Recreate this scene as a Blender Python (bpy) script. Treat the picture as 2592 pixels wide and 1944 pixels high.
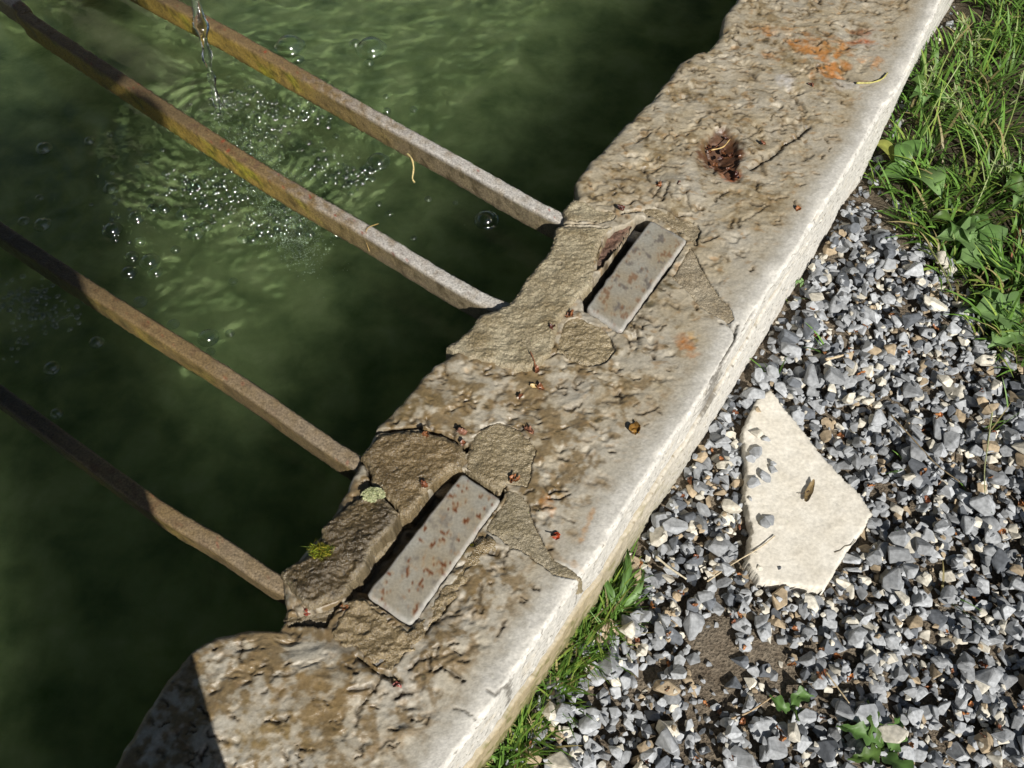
import bpy, bmesh, math, random
import numpy as np
from mathutils import Vector, Matrix, Euler

# ------------------------------------------------------------------ camera, sky, sun
for o in list(bpy.data.objects): bpy.data.objects.remove(o)
scene = bpy.context.scene
COL = scene.collection
TILT = math.radians(31.6); FPX = 2461.0; CAMH = 1.0
cam = bpy.data.cameras.new('camera'); cam_o = bpy.data.objects.new('camera', cam); COL.objects.link(cam_o)
cam.sensor_width = 36.0; cam.lens = 36.0 * FPX / 2592.0; cam.clip_start = 0.02; cam.clip_end = 500
cam_o.location = (0, 0, CAMH); cam_o.rotation_euler = (TILT, 0, 0)
scene.camera = cam_o

SUN_EL = math.radians(40.0); SUN_H = Vector((0.407, -0.913, 0)).normalized()
world = bpy.data.worlds.new('World'); scene.world = world; world.use_nodes = True
wn = world.node_tree.nodes; wl = world.node_tree.links
sky = wn.new('ShaderNodeTexSky'); sky.sky_type = 'NISHITA'; sky.sun_disc = False
sky.sun_elevation = SUN_EL; sky.sun_rotation = math.atan2(SUN_H.x, SUN_H.y)
wn['Background'].inputs['Strength'].default_value = 0.05
wl.new(sky.outputs[0], wn['Background'].inputs['Color'])
sun = bpy.data.lights.new('sun', 'SUN'); sun_o = bpy.data.objects.new('sun', sun); COL.objects.link(sun_o)
sun.energy = 5.0; sun.angle = math.radians(0.5); sun.color = (1.0, 0.955, 0.88)
sdir = Vector((SUN_H.x * math.cos(SUN_EL), SUN_H.y * math.cos(SUN_EL), math.sin(SUN_EL)))
sun_o.rotation_euler = sdir.to_track_quat('Z', 'Y').to_euler(); sun_o.location = (1.2, -2.8, 3)
scene.view_settings.view_transform = 'Standard'; scene.view_settings.look = 'None'
scene.view_settings.exposure = 0.22; scene.view_settings.gamma = 1.0
scene.cycles.max_bounces = 10; scene.cycles.transparent_max_bounces = 16
scene.cycles.use_denoising = True

rng = np.random.default_rng(7); random.seed(7)
GZ = -0.20            # gravel level (rim top is z = 0)
WZ = -0.075           # water level
FZ = -0.66            # trough floor

# ------------------------------------------------------------------ helpers
CT, ST = math.cos(TILT), math.sin(TILT)
def W(px, py, z=0.0):
    "photo pixel -> point on the horizontal plane z"
    u, v = px - 1296.0, py - 972.0
    Y = -v * CT + FPX * ST; Z = -v * ST - FPX * CT
    k = (z - CAMH) / Z
    return (u * k, Y * k)
def W3(px, py, z=0.0):
    x, y = W(px, py, z); return Vector((x, y, z))
def WA(pts, z=0.0): return np.array([W(p[0], p[1], z) for p in pts])
ES = np.array([0.542, 0.8404]); ES /= np.linalg.norm(ES); ET = np.array([ES[1], -ES[0]])
def xy2st(P): P = np.asarray(P); return P @ ES, P @ ET
def lin(r, g, b):
    f = lambda c: (c / 255 / 12.92) if c / 255 <= 0.04045 else ((c / 255 + 0.055) / 1.055) ** 2.4
    return np.array([f(r), f(g), f(b)])

def _hash(ix, iy, iz, seed):
    h = (ix * 374761393 + iy * 668265263 + iz * 2147483647 + seed * 1274126177) & 0xFFFFFFFF
    h = ((h ^ (h >> 13)) * 1274126177) & 0xFFFFFFFF
    h = ((h ^ (h >> 16)) * 2246822519) & 0xFFFFFFFF
    return (h ^ (h >> 15)) & 0xFFFFFFFF
def noise(p, scale=1.0, seed=0):
    "3D gradient noise, about -1..1"
    q = np.asarray(p, dtype=np.float64) * scale + 37.123 * (seed + 1)
    i = np.floor(q).astype(np.int64); f = q - i
    w = f * f * f * (f * (f * 6 - 15) + 10)
    out = np.zeros(len(q))
    for dx in (0, 1):
        for dy in (0, 1):
            for dz in (0, 1):
                h = _hash(i[:, 0] + dx, i[:, 1] + dy, i[:, 2] + dz, seed)
                a = (h & 1023) / 1023.0 * 2 * np.pi; b = ((h >> 10) & 1023) / 1023.0 * 2 - 1
                r = np.sqrt(1 - b * b)
                d = r * np.cos(a) * (f[:, 0] - dx) + r * np.sin(a) * (f[:, 1] - dy) + b * (f[:, 2] - dz)
                wx = w[:, 0] if dx else 1 - w[:, 0]; wy = w[:, 1] if dy else 1 - w[:, 1]; wz = w[:, 2] if dz else 1 - w[:, 2]
                out += d * wx * wy * wz
    return out * 1.5
def fbm(p, scale, octs=4, seed=0, gain=0.5, ridge=False):
    out = 0; a = 1; n = 0
    for k in range(octs):
        v = noise(p, scale * 2.03 ** k, seed + k * 7)
        if ridge: v = 1 - 2 * np.abs(v)
        out = out + a * v; n += a; a *= gain
    return out / n
def sstep(a, b, x):
    t = np.clip((x - a) / (b - a), 0, 1); return t * t * (3 - 2 * t)
def mix(a, b, t):
    t = np.asarray(t)[:, None]; return a * (1 - t) + b * t
def seg_dist(P, A, closed=False):
    "distance of points P (n,2) to polyline A"
    A = np.asarray(A); B = np.roll(A, -1, 0)
    n = len(A) if closed else len(A) - 1
    d = np.full(len(P), 1e9)
    for k in range(n):
        a, b = A[k], B[k]; ab = b - a
        t = np.clip(((P - a) @ ab) / (ab @ ab + 1e-12), 0, 1)
        q = a + t[:, None] * ab
        d = np.minimum(d, np.hypot(*(P - q).T))
    return d
def inside(P, A):
    A = np.asarray(A); c = np.zeros(len(P), bool); j = len(A) - 1
    for k in range(len(A)):
        (xi, yi), (xj, yj) = A[k], A[j]
        m = ((yi > P[:, 1]) != (yj > P[:, 1]))
        c ^= m & (P[:, 0] < (xj - xi) * (P[:, 1] - yi) / (yj - yi + 1e-15) + xi); j = k
    return c
def sdf(P, A):
    "signed distance, positive inside"
    d = seg_dist(P, A, True); return np.where(inside(P, A), d, -d)

def mesh_obj(name, verts, faces, mat=None, parent=None, smooth=True, cols=None, extra=None, quads=None):
    "verts in WORLD space; stored relative to the parent's location"
    verts = np.asarray(verts, dtype=np.float32)
    if parent is not None: verts = verts - np.array(parent.location, dtype=np.float32)
    me = bpy.data.meshes.new(name)
    if quads is not None:
        q = np.asarray(quads, dtype=np.int32); k = q.shape[1]
        me.vertices.add(len(verts)); me.vertices.foreach_set('co', verts.ravel())
        me.loops.add(q.size); me.loops.foreach_set('vertex_index', q.ravel())
        me.polygons.add(len(q)); me.polygons.foreach_set('loop_start', np.arange(0, q.size, k, dtype=np.int32))
        me.update(calc_edges=True)
    else:
        me.from_pydata([tuple(map(float, v)) for v in verts], [], faces); me.update()
    me.polygons.foreach_set('use_smooth', np.full(len(me.polygons), smooth))
    if cols is not None:
        a = me.color_attributes.new('Col', 'FLOAT_COLOR', 'POINT')
        c = np.ones((len(verts), 4), dtype=np.float32); c[:, :3] = np.clip(cols, 0.003, 0.9)
        a.data.foreach_set('color', c.ravel())
    if extra is not None:
        for k, v in extra.items():
            a = me.attributes.new(k, 'FLOAT', 'POINT'); a.data.foreach_set('value', np.asarray(v, dtype=np.float32))
    if mat: me.materials.append(mat)
    o = bpy.data.objects.new(name, me); COL.objects.link(o)
    if parent is not None: o.parent = parent
    return o
def empty(name, loc):
    o = bpy.data.objects.new(name, None); o.location = loc; COL.objects.link(o); o.empty_display_size = 0.05; return o
def tag(o, label=None, cat=None, group=None, kind=None):
    if label: o['label'] = label
    if cat: o['category'] = cat
    if group: o['group'] = group
    if kind: o['kind'] = kind
    return o

def material(name):
    m = bpy.data.materials.new(name); m.use_nodes = True
    nt = m.node_tree; return m, nt, nt.nodes, nt.links, nt.nodes['Principled BSDF']
def attr_mat(name, fine=220.0, var=0.35, bump=0.4, bscale=500.0, rough=0.6, spec=0.5, use_rough=True, dist=0.0008, coat=0.0):
    "colour from the Col attribute with fine grain and relief"
    m, nt, n, l, b = material(name)
    at = n.new('ShaderNodeAttribute'); at.attribute_name = 'Col'
    geo = n.new('ShaderNodeNewGeometry')
    nz = n.new('ShaderNodeTexNoise'); nz.inputs['Scale'].default_value = fine; nz.inputs['Detail'].default_value = 5
    l.new(geo.outputs['Position'], nz.inputs['Vector'])
    mr = n.new('ShaderNodeMapRange'); mr.inputs[1].default_value = 0.3; mr.inputs[2].default_value = 0.7
    mr.inputs[3].default_value = 1 - var; mr.inputs[4].default_value = 1 + var; l.new(nz.outputs[0], mr.inputs[0])
    mul = n.new('ShaderNodeVectorMath'); mul.operation = 'SCALE'
    l.new(at.outputs['Color'], mul.inputs[0]); l.new(mr.outputs[0], mul.inputs['Scale'])
    l.new(mul.outputs[0], b.inputs['Base Color'])
    if use_rough:
        ar = n.new('ShaderNodeAttribute'); ar.attribute_name = 'Rough'
        l.new(ar.outputs['Fac'], b.inputs['Roughness'])
    else: b.inputs['Roughness'].default_value = rough
    b.inputs['Specular IOR Level'].default_value = spec
    b.inputs['Coat Weight'].default_value = coat
    nb = n.new('ShaderNodeTexNoise'); nb.inputs['Scale'].default_value = bscale; nb.inputs['Detail'].default_value = 4
    l.new(geo.outputs['Position'], nb.inputs['Vector'])
    bp = n.new('ShaderNodeBump'); bp.inputs['Strength'].default_value = bump; bp.inputs['Distance'].default_value = dist
    l.new(nb.outputs[0], bp.inputs['Height']); l.new(bp.outputs[0], b.inputs['Normal'])
    return m
def flat_mat(name, col, rough=0.6, var=0.3, scale=60.0, spec=0.4, trans=0.0, use_objcol=False, bump=0.0):
    m, nt, n, l, b = material(name)
    geo = n.new('ShaderNodeTexCoord')
    nz = n.new('ShaderNodeTexNoise'); nz.inputs['Scale'].default_value = scale; nz.inputs['Detail'].default_value = 4
    l.new(geo.outputs['Object'], nz.inputs['Vector'])
    mr = n.new('ShaderNodeMapRange'); mr.inputs[1].default_value = 0.3; mr.inputs[2].default_value = 0.7
    mr.inputs[3].default_value = 1 - var; mr.inputs[4].default_value = 1 + var; l.new(nz.outputs[0], mr.inputs[0])
    mul = n.new('ShaderNodeVectorMath'); mul.operation = 'SCALE'
    if use_objcol:
        oi = n.new('ShaderNodeObjectInfo'); l.new(oi.outputs['Color'], mul.inputs[0])
    else: mul.inputs[0].default_value = tuple(col)
    l.new(mr.outputs[0], mul.inputs['Scale']); l.new(mul.outputs[0], b.inputs['Base Color'])
    b.inputs['Roughness'].default_value = rough; b.inputs['Specular IOR Level'].default_value = spec
    if bump:
        bp = n.new('ShaderNodeBump'); bp.inputs['Strength'].default_value = bump; bp.inputs['Distance'].default_value = 0.001
        l.new(nz.outputs[0], bp.inputs['Height']); l.new(bp.outputs[0], b.inputs['Normal'])
    return m

M_STONE = attr_mat('rim_stone', fine=260, var=0.16, bump=0.45, bscale=420, dist=0.0010, spec=.6)
M_MORTAR = attr_mat('mortar', fine=520, var=0.42, bump=0.9, bscale=760, dist=0.0016, spec=0.7)
M_IRON = attr_mat('crusted_iron', fine=380, var=0.4, bump=0.8, bscale=500, dist=0.0012)
M_PLATE = attr_mat('plate_metal', fine=300, var=0.14, bump=0.25, bscale=300, dist=0.0006)
M_FLAG = attr_mat('flagstone', fine=200, var=0.14, bump=0.5, bscale=260, dist=0.001)
M_SOIL = attr_mat('soil', fine=300, var=0.5, bump=1.0, bscale=300, dist=0.004, spec=0.2)

# ------------------------------------------------------------------ the trough
INN = [(1905,-70),(1864,0),(1833,33),(1829,82),(1794,123),(1753,135),(1720,156),(1700,185),(1653,246),(1588,303),(1526,373),(1481,422),(1456,455),
       (1460,492),(1432,535),(1412,580),(1398,631),(1331,716),(1290,775),(1222,802),(1150,892),(1096,923),(1055,968),(1006,1025),(956,1070),
       (920,1152),(818,1340),(712,1455),(722,1560),(700,1592),(628,1592),(542,1612),(481,1648),(440,1693),(351,1828),(281,1944),(230,2020)]
SIL = [(2411,0),(2315,164),(2237,324),(2188,434),(2134,512),(2040,676),(2011,718),(1942,833),(1864,945),(1778,1095),(1700,1214),(1575,1404),(1502,1522),(1433,1616),(1372,1709),(1274,1856)]
si, ti = xy2st(WA(INN, 0)); k = np.argsort(si); si, ti = si[k], ti[k]
so, to_ = xy2st(WA(SIL, GZ + 0.01)); k = np.argsort(so); so, to_ = so[k], to_[k]
def t_in(s): return np.interp(s, np.r_[-1.2, si[0] - .1, si, si[-1] + .1, 2.6], np.r_[-.43, -.43, ti, -.45, -.45])
def t_out(s): return np.interp(s, np.r_[-1.2, so[0] - .1, so, so[-1] + .2, 2.6], np.r_[-.15, -.15, to_, to_[-1], to_[-1]])
print('s range', si.min(), si.max(), so.min(), so.max())

PL1 = [(1647,558),(1739,607),(1572,840),(1483,781)]
PL2 = [(1169,1200),(1268,1264),(1040,1584),(927,1507)]
M1a = [(1453,500),(1480,506),(1513,526),(1551,533),(1566,545),(1552,562),(1525,567),(1497,564),(1471,565),(1433,560),(1435,548),(1424,530)]
M1b = [(1424,567),(1471,570),(1497,569),(1525,571),(1548,573),(1528,591),(1511,640),(1501,694),(1498,721),(1476,740),(1443,772),(1431,796),(1413,814),(1405,859),(1390,899),(1366,920),(1340,935),(1295,931),(1227,915),(1187,908),(1152,890),(1127,874),(1163,853),(1185,833),(1216,795),(1255,783),(1284,768),(1308,746),(1326,712),(1360,669),(1393,631),(1404,600),(1407,575)]
M1c = [(1530,592),(1555,572),(1585,562),(1612,545),(1612,560),(1575,618),(1540,662),(1504,702),(1506,650)]
M1d = [(1420,822),(1434,806),(1462,799),(1490,812),(1527,828),(1550,850),(1557,872),(1566,887),(1538,924),(1505,932),(1462,919),(1420,901),(1400,900),(1409,862)]
M1e = [(1665,521),(1703,542),(1714,549),(1746,552),(1770,565),(1782,586),(1773,602),(1766,638),(1748,612),(1736,598),(1690,572),(1652,552),(1625,540),(1570,545),(1562,535),(1600,526),(1645,524)]
M1f = [(1746,616),(1772,654),(1790,694),(1806,720),(1831,753),(1860,788),(1864,812),(1848,825),(1823,811),(1790,793),(1766,775),(1737,742),(1710,715),(1697,703),(1710,680),(1728,648)]
M2a = [(909,1151),(941,1117),(959,1098),(995,1091),(1058,1088),(1094,1097),(1126,1104),(1158,1121),(1178,1141),(1174,1155),(1168,1183),(1144,1185),(1115,1207),(1099,1221),(1076,1248),(1036,1300),(1013,1303),(1006,1284),(977,1257),(956,1234),(936,1219),(938,1198),(934,1176),(923,1164)]
M2b = [(1191,1126),(1196,1101),(1239,1071),(1266,1065),(1307,1080),(1329,1101),(1350,1119),(1365,1139),(1350,1185),(1348,1219),(1334,1241),(1318,1235),(1298,1231),(1275,1227),(1264,1247),(1228,1225),(1198,1205),(1176,1187),(1178,1160),(1185,1141)]
M2c = [(1277,1234),(1308,1239),(1326,1252),(1347,1279),(1351,1307),(1362,1334),(1376,1361),(1394,1393),(1405,1413),(1431,1426),(1461,1446),(1474,1468),(1455,1472),(1393,1460),(1371,1436),(1353,1429),(1335,1411),(1313,1397),(1290,1393),(1272,1375),(1263,1366),(1241,1355),(1222,1344),(1230,1325),(1256,1288),(1272,1268)]
M2d = [(903,1261),(935,1246),(963,1256),(982,1272),(1002,1293),(1006,1308),(993,1335),(972,1357),(943,1384),(932,1407),(927,1429),(903,1456),(885,1476),(876,1499),(854,1512),(820,1521),(780,1537),(760,1516),(739,1496),(704,1449),(739,1424),(769,1409),(795,1391),(813,1362),(811,1340),(849,1299),(876,1279)]
M2e = [(725,1549),(766,1545),(807,1537),(860,1514),(874,1518),(872,1532),(850,1556),(829,1595),(782,1590),(721,1590),(716,1571)]
M2f = [(878,1518),(925,1514),(985,1555),(1038,1592),(1062,1562),(1140,1450),(1222,1350),(1262,1372),(1230,1420),(1170,1490),(1120,1560),(1085,1600),(1050,1660),(1020,1690),(985,1700),(935,1686),(880,1648),(838,1620),(834,1598),(856,1560)]
M2g = [(940,1638),(968,1646),(992,1648),(994,1661),(978,1680),(958,1697),(931,1683)]
M2h = [(1000,1360),(985,1350),(955,1380),(936,1412),(950,1420),(975,1400)]
PATCHES = [M1a, M1b, M1c, M1d, M1e, M1f, M2a, M2b, M2c, M2d, M2e, M2f, M2g, M2h]
GAP1 = [(1612,545),(1635,548),(1740,610),(1690,690),(1572,846),(1478,786),(1470,745),(1500,715),(1540,660)]
GAP2 = [(1172,1190),(1272,1264),(1040,1590),(920,1512),(870,1525),(880,1480),(930,1425),(945,1385),(1000,1310),(1015,1300),(1040,1300),(1100,1222),(1145,1186)]
RECLINES = [([(935,1100),(955,1091),(995,1087),(1058,1083),(1094,1093),(1126,1100),(1160,1118),(1180,1140)], .0019), ([(1180,1128),(1190,1140)], .003), ([(915,1160),(930,1176),(935,1200),(945,1230),(970,1258),(1004,1290)], .0022), ([(1174,1188),(1200,1208),(1230,1229),(1264,1252)], .002),
            ([(1268,1258),(1276,1230)], .002), ([(1428,564),(1471,568),(1500,566)], .0012), ([(790,1530),(850,1512),(878,1502)], .002)]
CRACKS = [  # (polyline, half width mm, depth mm)
    ([(1823,814),(1840,818),(1861,838),(1860,863),(1837,904),(1815,945),(1796,981),(1776,1026),(1740,1090)], 1.3, 6),
    ([(1748,545),(1712,545),(1690,530),(1663,518)], 1.2, 5), ([(1650,500),(1669,480),(1671,465),(1667,455)], 1.0, 4),
    ([(1690,470),(1675,510),(1680,500)], 1.2, 4), ([(1735,490),(1741,515),(1752,535)], .9, 3),
    ([(2045,320),(2020,345),(1985,362),(1965,385),(1940,400),(1900,425)], 2.6, 6),
    ([(2010,250),(2030,265),(2040,285),(2020,300)], 1.6, 3), ([(1948,515),(1905,545),(1880,560)], .8, 2.5),
    ([(960,985),(1000,972),(1028,968),(1060,960)], 1.6, 5), ([(1018,962),(1015,990),(1014,1002)], 1.5, 6),
    ([(1040,1610),(1075,1600),(1110,1560),(1150,1510)], 1.6, 5), ([(1100,1700),(1120,1688),(1150,1706),(1172,1720)], 1.4, 5),
    ([(905,1665),(950,1700),(985,1712),(1005,1725)], 2.0, 7), ([(970,1710),(950,1740),(930,1770),(902,1800)], 1.5, 4),
    ([(1150,1790),(1180,1800),(1205,1820)], .8, 2), ([(1300,1720),(1250,1760),(1230,1745)], 1.2, 2),
    ([(1108,1640),(1102,1670),(1112,1690)], 1.0, 3), ([(1468,1467),(1483,1476),(1470,1510),(1448,1560),(1425,1600)], 1.1, 4),
    ([(1420,1308),(1440,1316),(1452,1322)], .9, 2), ([(1385,1262),(1420,1260),(1440,1250)], 1.2, 4), ([(1860,841),(1868,820)], 1.2, 4),
]
BLOBS = []   # bumps and hollows: px, py, radius mm, height mm
for c in [(830,1690,26,5),(930,1720,22,6),(780,1670,20,3),(880,1740,24,4),(1030,1855,9,6),(700,1700,30,3),(1145,1670,20,5),(1110,1610,14,4),(1700,490,26,4),(1660,430,22,-3),(1760,500,20,3),
          (1835,375,26,-11),(1812,400,22,-10),(1850,440,14,-8),(1890,372,16,6),(1940,260,26,3),(2060,110,30,3),(2150,80,16,-5),(2140,180,18,-4),(2200,110,22,-4),(1010,990,18,4),(1120,960,20,-4),
          (1200,1010,16,3),(1080,1030,24,3),(960,1040,18,3),(1250,1150,14,3),(1420,1190,14,-3),(1480,1100,18,2),(1560,960,16,-2),(1290,1000,20,-2),(1240,1740,24,2),(620,1660,30,3),(600,1800,40,4),(520,1850,22,4)]:
    BLOBS.append(c)
CHIPS = [(float(a), rng.uniform(.003, .009), rng.uniform(.0015, .0045)) for a in rng.uniform(-.1, 1.6, 46)]   # nicks along the outer arris

trough = empty('stone_trough', (0, 0.7, GZ))
tag(trough, 'weathered grey stone water trough with broad cracked wet rim', 'trough')

S0, S1, DS = -0.13, 1.66, 0.0016
s_arr = np.r_[np.linspace(-1.15, S0 - 0.02, 30), np.arange(S0, S1, DS), np.linspace(S1 + 0.02, 2.5, 24)]
NT = 190; NF = 90; NI = 40
Ri, Ro = 0.012, 0.006
# profile: inner wall (bottom->top), inner round, top, outer round, outer face
TI = t_in(s_arr) + 0.0; TO = t_out(s_arr)
jn = np.c_[s_arr, np.zeros_like(s_arr), np.zeros_like(s_arr)]
TI = TI + fbm(jn, 60, 3, 5) * 0.0035; TO = TO + fbm(jn, 12, 5, 9, gain=.6) * 0.004
prof = []   # (blend weights) each entry: function giving t,z,nt,nz for all s
def add(t, z, nt, nz, reg): prof.append((t, np.full_like(TI, z), nt, nz, reg))
for z in np.r_[np.linspace(FZ - .02, -0.12, 12), np.linspace(-0.11, -Ri, NI - 12)]: add(TI, z, -1, 0, 0)
for a in np.linspace(0, math.pi / 2, 8)[1:]: add(TI + Ri * (1 - math.cos(a)), -Ri + Ri * math.sin(a), -math.cos(a), math.sin(a), 1)
for u in np.linspace(0, 1, NT)[1:-1]: add((TI + Ri) * (1 - u) + (TO - Ro) * u, 0.0, 0, 1, 1)
for a in np.linspace(0, math.pi / 2, 14): add(TO - Ro + Ro * math.sin(a), -Ro + Ro * math.cos(a), math.sin(a), math.cos(a), 2)
for z in np.linspace(-Ro, GZ - 0.03, NF)[1:]: add(TO, z, 1, 0, 3)
T = np.stack([p[0] for p in prof], 1); Z = np.stack([p[1] for p in prof], 1)
NTn = np.array([p[2] for p in prof]); NZn = np.array([p[3] for p in prof]); REG = np.array([p[4] for p in prof])
ns, npf = T.shape
Sg = np.repeat(s_arr[:, None], npf, 1)
XY = Sg[..., None] * ES + T[..., None] * ET
V = np.concatenate([XY, Z[..., None]], 2).reshape(-1, 3)
Nn = np.concatenate([np.broadcast_to(NTn[None, :, None] * ET, (ns, npf, 2)), np.broadcast_to(NZn[None, :, None], (ns, npf, 1))], 2).reshape(-1, 3)
up = np.clip(Nn[:, 2], 0, 1); side = np.clip((Nn[:, :2] @ ET), 0, 1); innr = np.clip(-(Nn[:, :2] @ ET), 0, 1)
s_v, t_v = Sg.ravel(), T.ravel()
fout = (np.repeat(TO[:, None], npf, 1).ravel() - t_v)            # distance from the outer edge
fin = (t_v - np.repeat(TI[:, None], npf, 1).ravel())
px_xy = V[:, :2]
# relief
fz0 = Z.ravel()
Vn = V.copy(); warp = np.stack([fbm(Vn, 18, 2, 60), fbm(Vn, 18, 2, 61), np.zeros(len(Vn))], 1) * 0.012
Vw = Vn + warp
big = fbm(Vw, 9, 3, 1)
An = Vw * np.array([0.75, 1.0, 1.0])
ch = fbm(An, 34, 3, 2, ridge=True)                     # chisel ridges
pit = np.clip(fbm(An, 60, 3, 3) - 0.18, 0, 1)           # pecked hollows
fine = fbm(Vn, 190, 3, 4)
inner_amt = sstep(0.01, 0.09, fout)                      # the dressed outer strip stays smooth
h = big * 0.0032 * (0.3 + inner_amt) + (ch - 0.25) * 0.0028 * inner_amt - pit * 0.013 * inner_amt + fine * 0.0005
low = fbm(Vn, 26, 3, 30) * 0.0022 + fbm(Vn, 110, 3, 31) * 0.0018   # outer face relief
for (bx, by, r, hh) in BLOBS:
    c = np.array(W(bx, by)); d = np.hypot(*((px_xy + warp[:, :2] * 0.8) - c).T) / (r / 1000)
    h += np.exp(-d ** 2 * 1.1) * hh / 1000 * up
for (cs0, cr0, cd0) in CHIPS:
    m = (np.abs(s_v - cs0) < cr0 * 3) & (fz0 > -.03) & (fout < .03)
    d = np.sqrt(((s_v[m] - cs0) / 1.6) ** 2 + (fout[m] - .002) ** 2 + (fz0[m] + .003) ** 2) / cr0; h[m] -= np.exp(-d ** 2) * cd0
jit = np.stack([fbm(Vn, 160, 3, 70), fbm(Vn, 160, 3, 71)], 1) * 0.0035
crk = np.zeros(len(V))
for pl, w, dep in CRACKS:
    A = WA(pl); lo = A.min(0) - .02; hi = A.max(0) + .02
    m = np.all((px_xy > lo) & (px_xy < hi), 1) & (Z.ravel() > -0.08)
    d = seg_dist(px_xy[m] + jit[m], A)
    c = np.exp(-(d / (w / 1000 * 1.25)) ** 2); h[m] -= c * dep / 1000; crk[m] = np.maximum(crk[m], c)
crevd = np.zeros(len(V)); crevh = np.zeros(len(V)); tops = np.where((up > .5) & (fout > .012))[0]
order_s = tops[np.argsort(s_v[tops])]; s_sorted = s_v[order_s]
for kc in range(900):
    cs_ = rng.uniform(-.1, 1.6); ct_ = rng.uniform(t_in(cs_) + .01, t_out(cs_) - .03); ctr = cs_ * ES + ct_ * ET
    if rng.uniform() > (.45 + .55 * sstep(.03, .09, np.array([t_out(cs_) - ct_]))[0]): continue
    big_ = rng.uniform() < .25; ln_ = rng.uniform(.014, .032) if big_ else rng.uniform(.004, .014); a_ = rng.normal(-.1, .8); w_ = rng.uniform(.0009, .0019) if big_ else rng.uniform(.0006, .0014); dp_ = rng.uniform(.0010, .0034)
    nseg_ = 5; pl_ = [ctr - np.array([math.cos(a_), math.sin(a_)]) * ln_ / 2]
    for q_ in range(nseg_): a2 = a_ + rng.normal(0, .55); pl_.append(pl_[-1] + np.array([math.cos(a2), math.sin(a2)]) * ln_ / nseg_)
    i0, i1 = np.searchsorted(s_sorted, [cs_ - .03, cs_ + .03]); ix = order_s[i0:i1]; ix = ix[np.abs(t_v[ix] - ct_) < .03]
    if len(ix) == 0: continue
    d = seg_dist(px_xy[ix] + jit[ix] * .8, np.array(pl_)); e_ = np.exp(-(d / w_) ** 2); h[ix] -= e_ * dp_ - np.exp(-((d - w_ * 3) / (w_ * 2.2)) ** 2) * dp_ * .07
    crevd[ix] = np.maximum(crevd[ix], np.exp(-(d / (w_ * 1.15)) ** 2) * min(1, dp_ / .0028)); crevh[ix] = np.maximum(crevh[ix], np.exp(-(d / (w_ * 4.5)) ** 2) * rng.uniform(.2, 1))
rec = np.full(len(V), -1.0)
for pl in [GAP1, GAP2] + PATCHES:
    A = WA(pl); m = np.all((px_xy > A.min(0) - .01) & (px_xy < A.max(0) + .01), 1)
    rec[m] = np.maximum(rec[m], sdf(px_xy[m] + jit[m] * .6, A) - (.0008 if pl in (GAP1, GAP2) else .010 if pl is M2f else .0035))
for pl, hw in RECLINES:
    A = WA(pl); m = np.all((px_xy > A.min(0) - .01) & (px_xy < A.max(0) + .01), 1)
    rec[m] = np.maximum(rec[m], hw - seg_dist(px_xy[m] + jit[m] * .5, A))
recw = sstep(-0.001, 0.003, rec) * (up > 0.3)
dsp = np.where(up > 0.01, h * np.maximum(up, 0.15), 0) + low * (1 - up)
V2 = V + Nn * dsp[:, None]
V2[:, 2] -= recw * (0.030 + 0.002 * fbm(Vn, 120, 3, 33))
pitw = sstep(-.002, .005, sdf(px_xy + jit * .5, WA([(1783,388),(1792,350),(1808,326),(1838,320),(1866,350),(1872,405),(1858,452),(1838,440),(1812,424)]))) * (up > .3)
V2[:, 2] -= pitw * .006
# a layered split low on the outer face, and a bulging lower ledge
fz = Z.ravel(); split = -0.045 - 0.055 * sstep(0.95, 0.25, s_v) + 0.006 * fbm(np.c_[s_v, s_v * 0, s_v * 0], 14, 3, 35)
lay = np.exp(-((fz - split) / 0.0025) ** 2) * side * sstep(1.08, 0.9, s_v)
ledge = sstep(0.0, -0.006, fz - split) * side * sstep(1.0, 0.75, s_v)
V2[:, :2] += ET * (-(lay * 0.006) + ledge * 0.004)[:, None]
# colours
bare = np.array([0.355, 0.34, 0.30]); beige = np.array([0.30, 0.25, 0.165]); brown = np.array([0.145, 0.098, 0.042]); dark = np.array([0.05, 0.04, 0.026])
white = np.array([0.60, 0.58, 0.535]); ochre = np.array([0.40, 0.17, 0.035]); rustc = np.array([0.30, 0.075, 0.014]); tan = np.array([0.33, 0.26, 0.14])
up_s = sstep(0.30, 0.85, s_v)                           # further along: drier, more beige
n1 = fbm(Vw, 22, 4, 11); n2 = fbm(Vw, 55, 4, 12); n3 = fbm(Vn, 130, 4, 13); n4 = fbm(Vw * np.array([.6, 1, 1]), 90, 4, 14)
c = mix(np.tile(bare, (len(V), 1)), beige, np.clip(0.55 + n1 * 0.7 + 0.2 * up_s, 0, 1) * sstep(0.006, 0.05, fout))
film = sstep(0.05, 0.25, n2 * 0.55 + n3 * 0.35 + n1 * 0.45 + 0.14 * (1 - up_s) + 0.10 * sstep(0.24, 0.10, fin) * (1 - up_s) - 0.03) * sstep(0.010, 0.06, fout)
c = mix(c, brown, film * (0.82 - 0.2 * up_s))
c = mix(c, np.array([0.27, 0.175, 0.085]), 0.75 * sstep(0.16, 0.4, n4 + 0.4 * pit) * sstep(0.015, 0.06, fout) * (0.4 + 0.6 * up_s))
c = mix(c, dark, 0.8 * sstep(0.30, 0.48, n4 * 0.7 + n3 * 0.35 + pit * 0.35) * sstep(0.02, 0.08, fout))
whiter = sstep(0.026, 0.006, fout + n1 * 0.016 + n2 * 0.014 + n3 * .008) * .7
c = mix(c, white * (1 + .22 * n3 + .16 * n2)[:, None], np.clip(whiter + side * 0.9, 0, 1) * (0.9 - 0.1 * np.abs(n1)))
c = mix(c, np.array([0.56, 0.50, 0.40]), 0.5 * sstep(0.1, 0.5, n2 + n1 * .4) * side)
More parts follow.
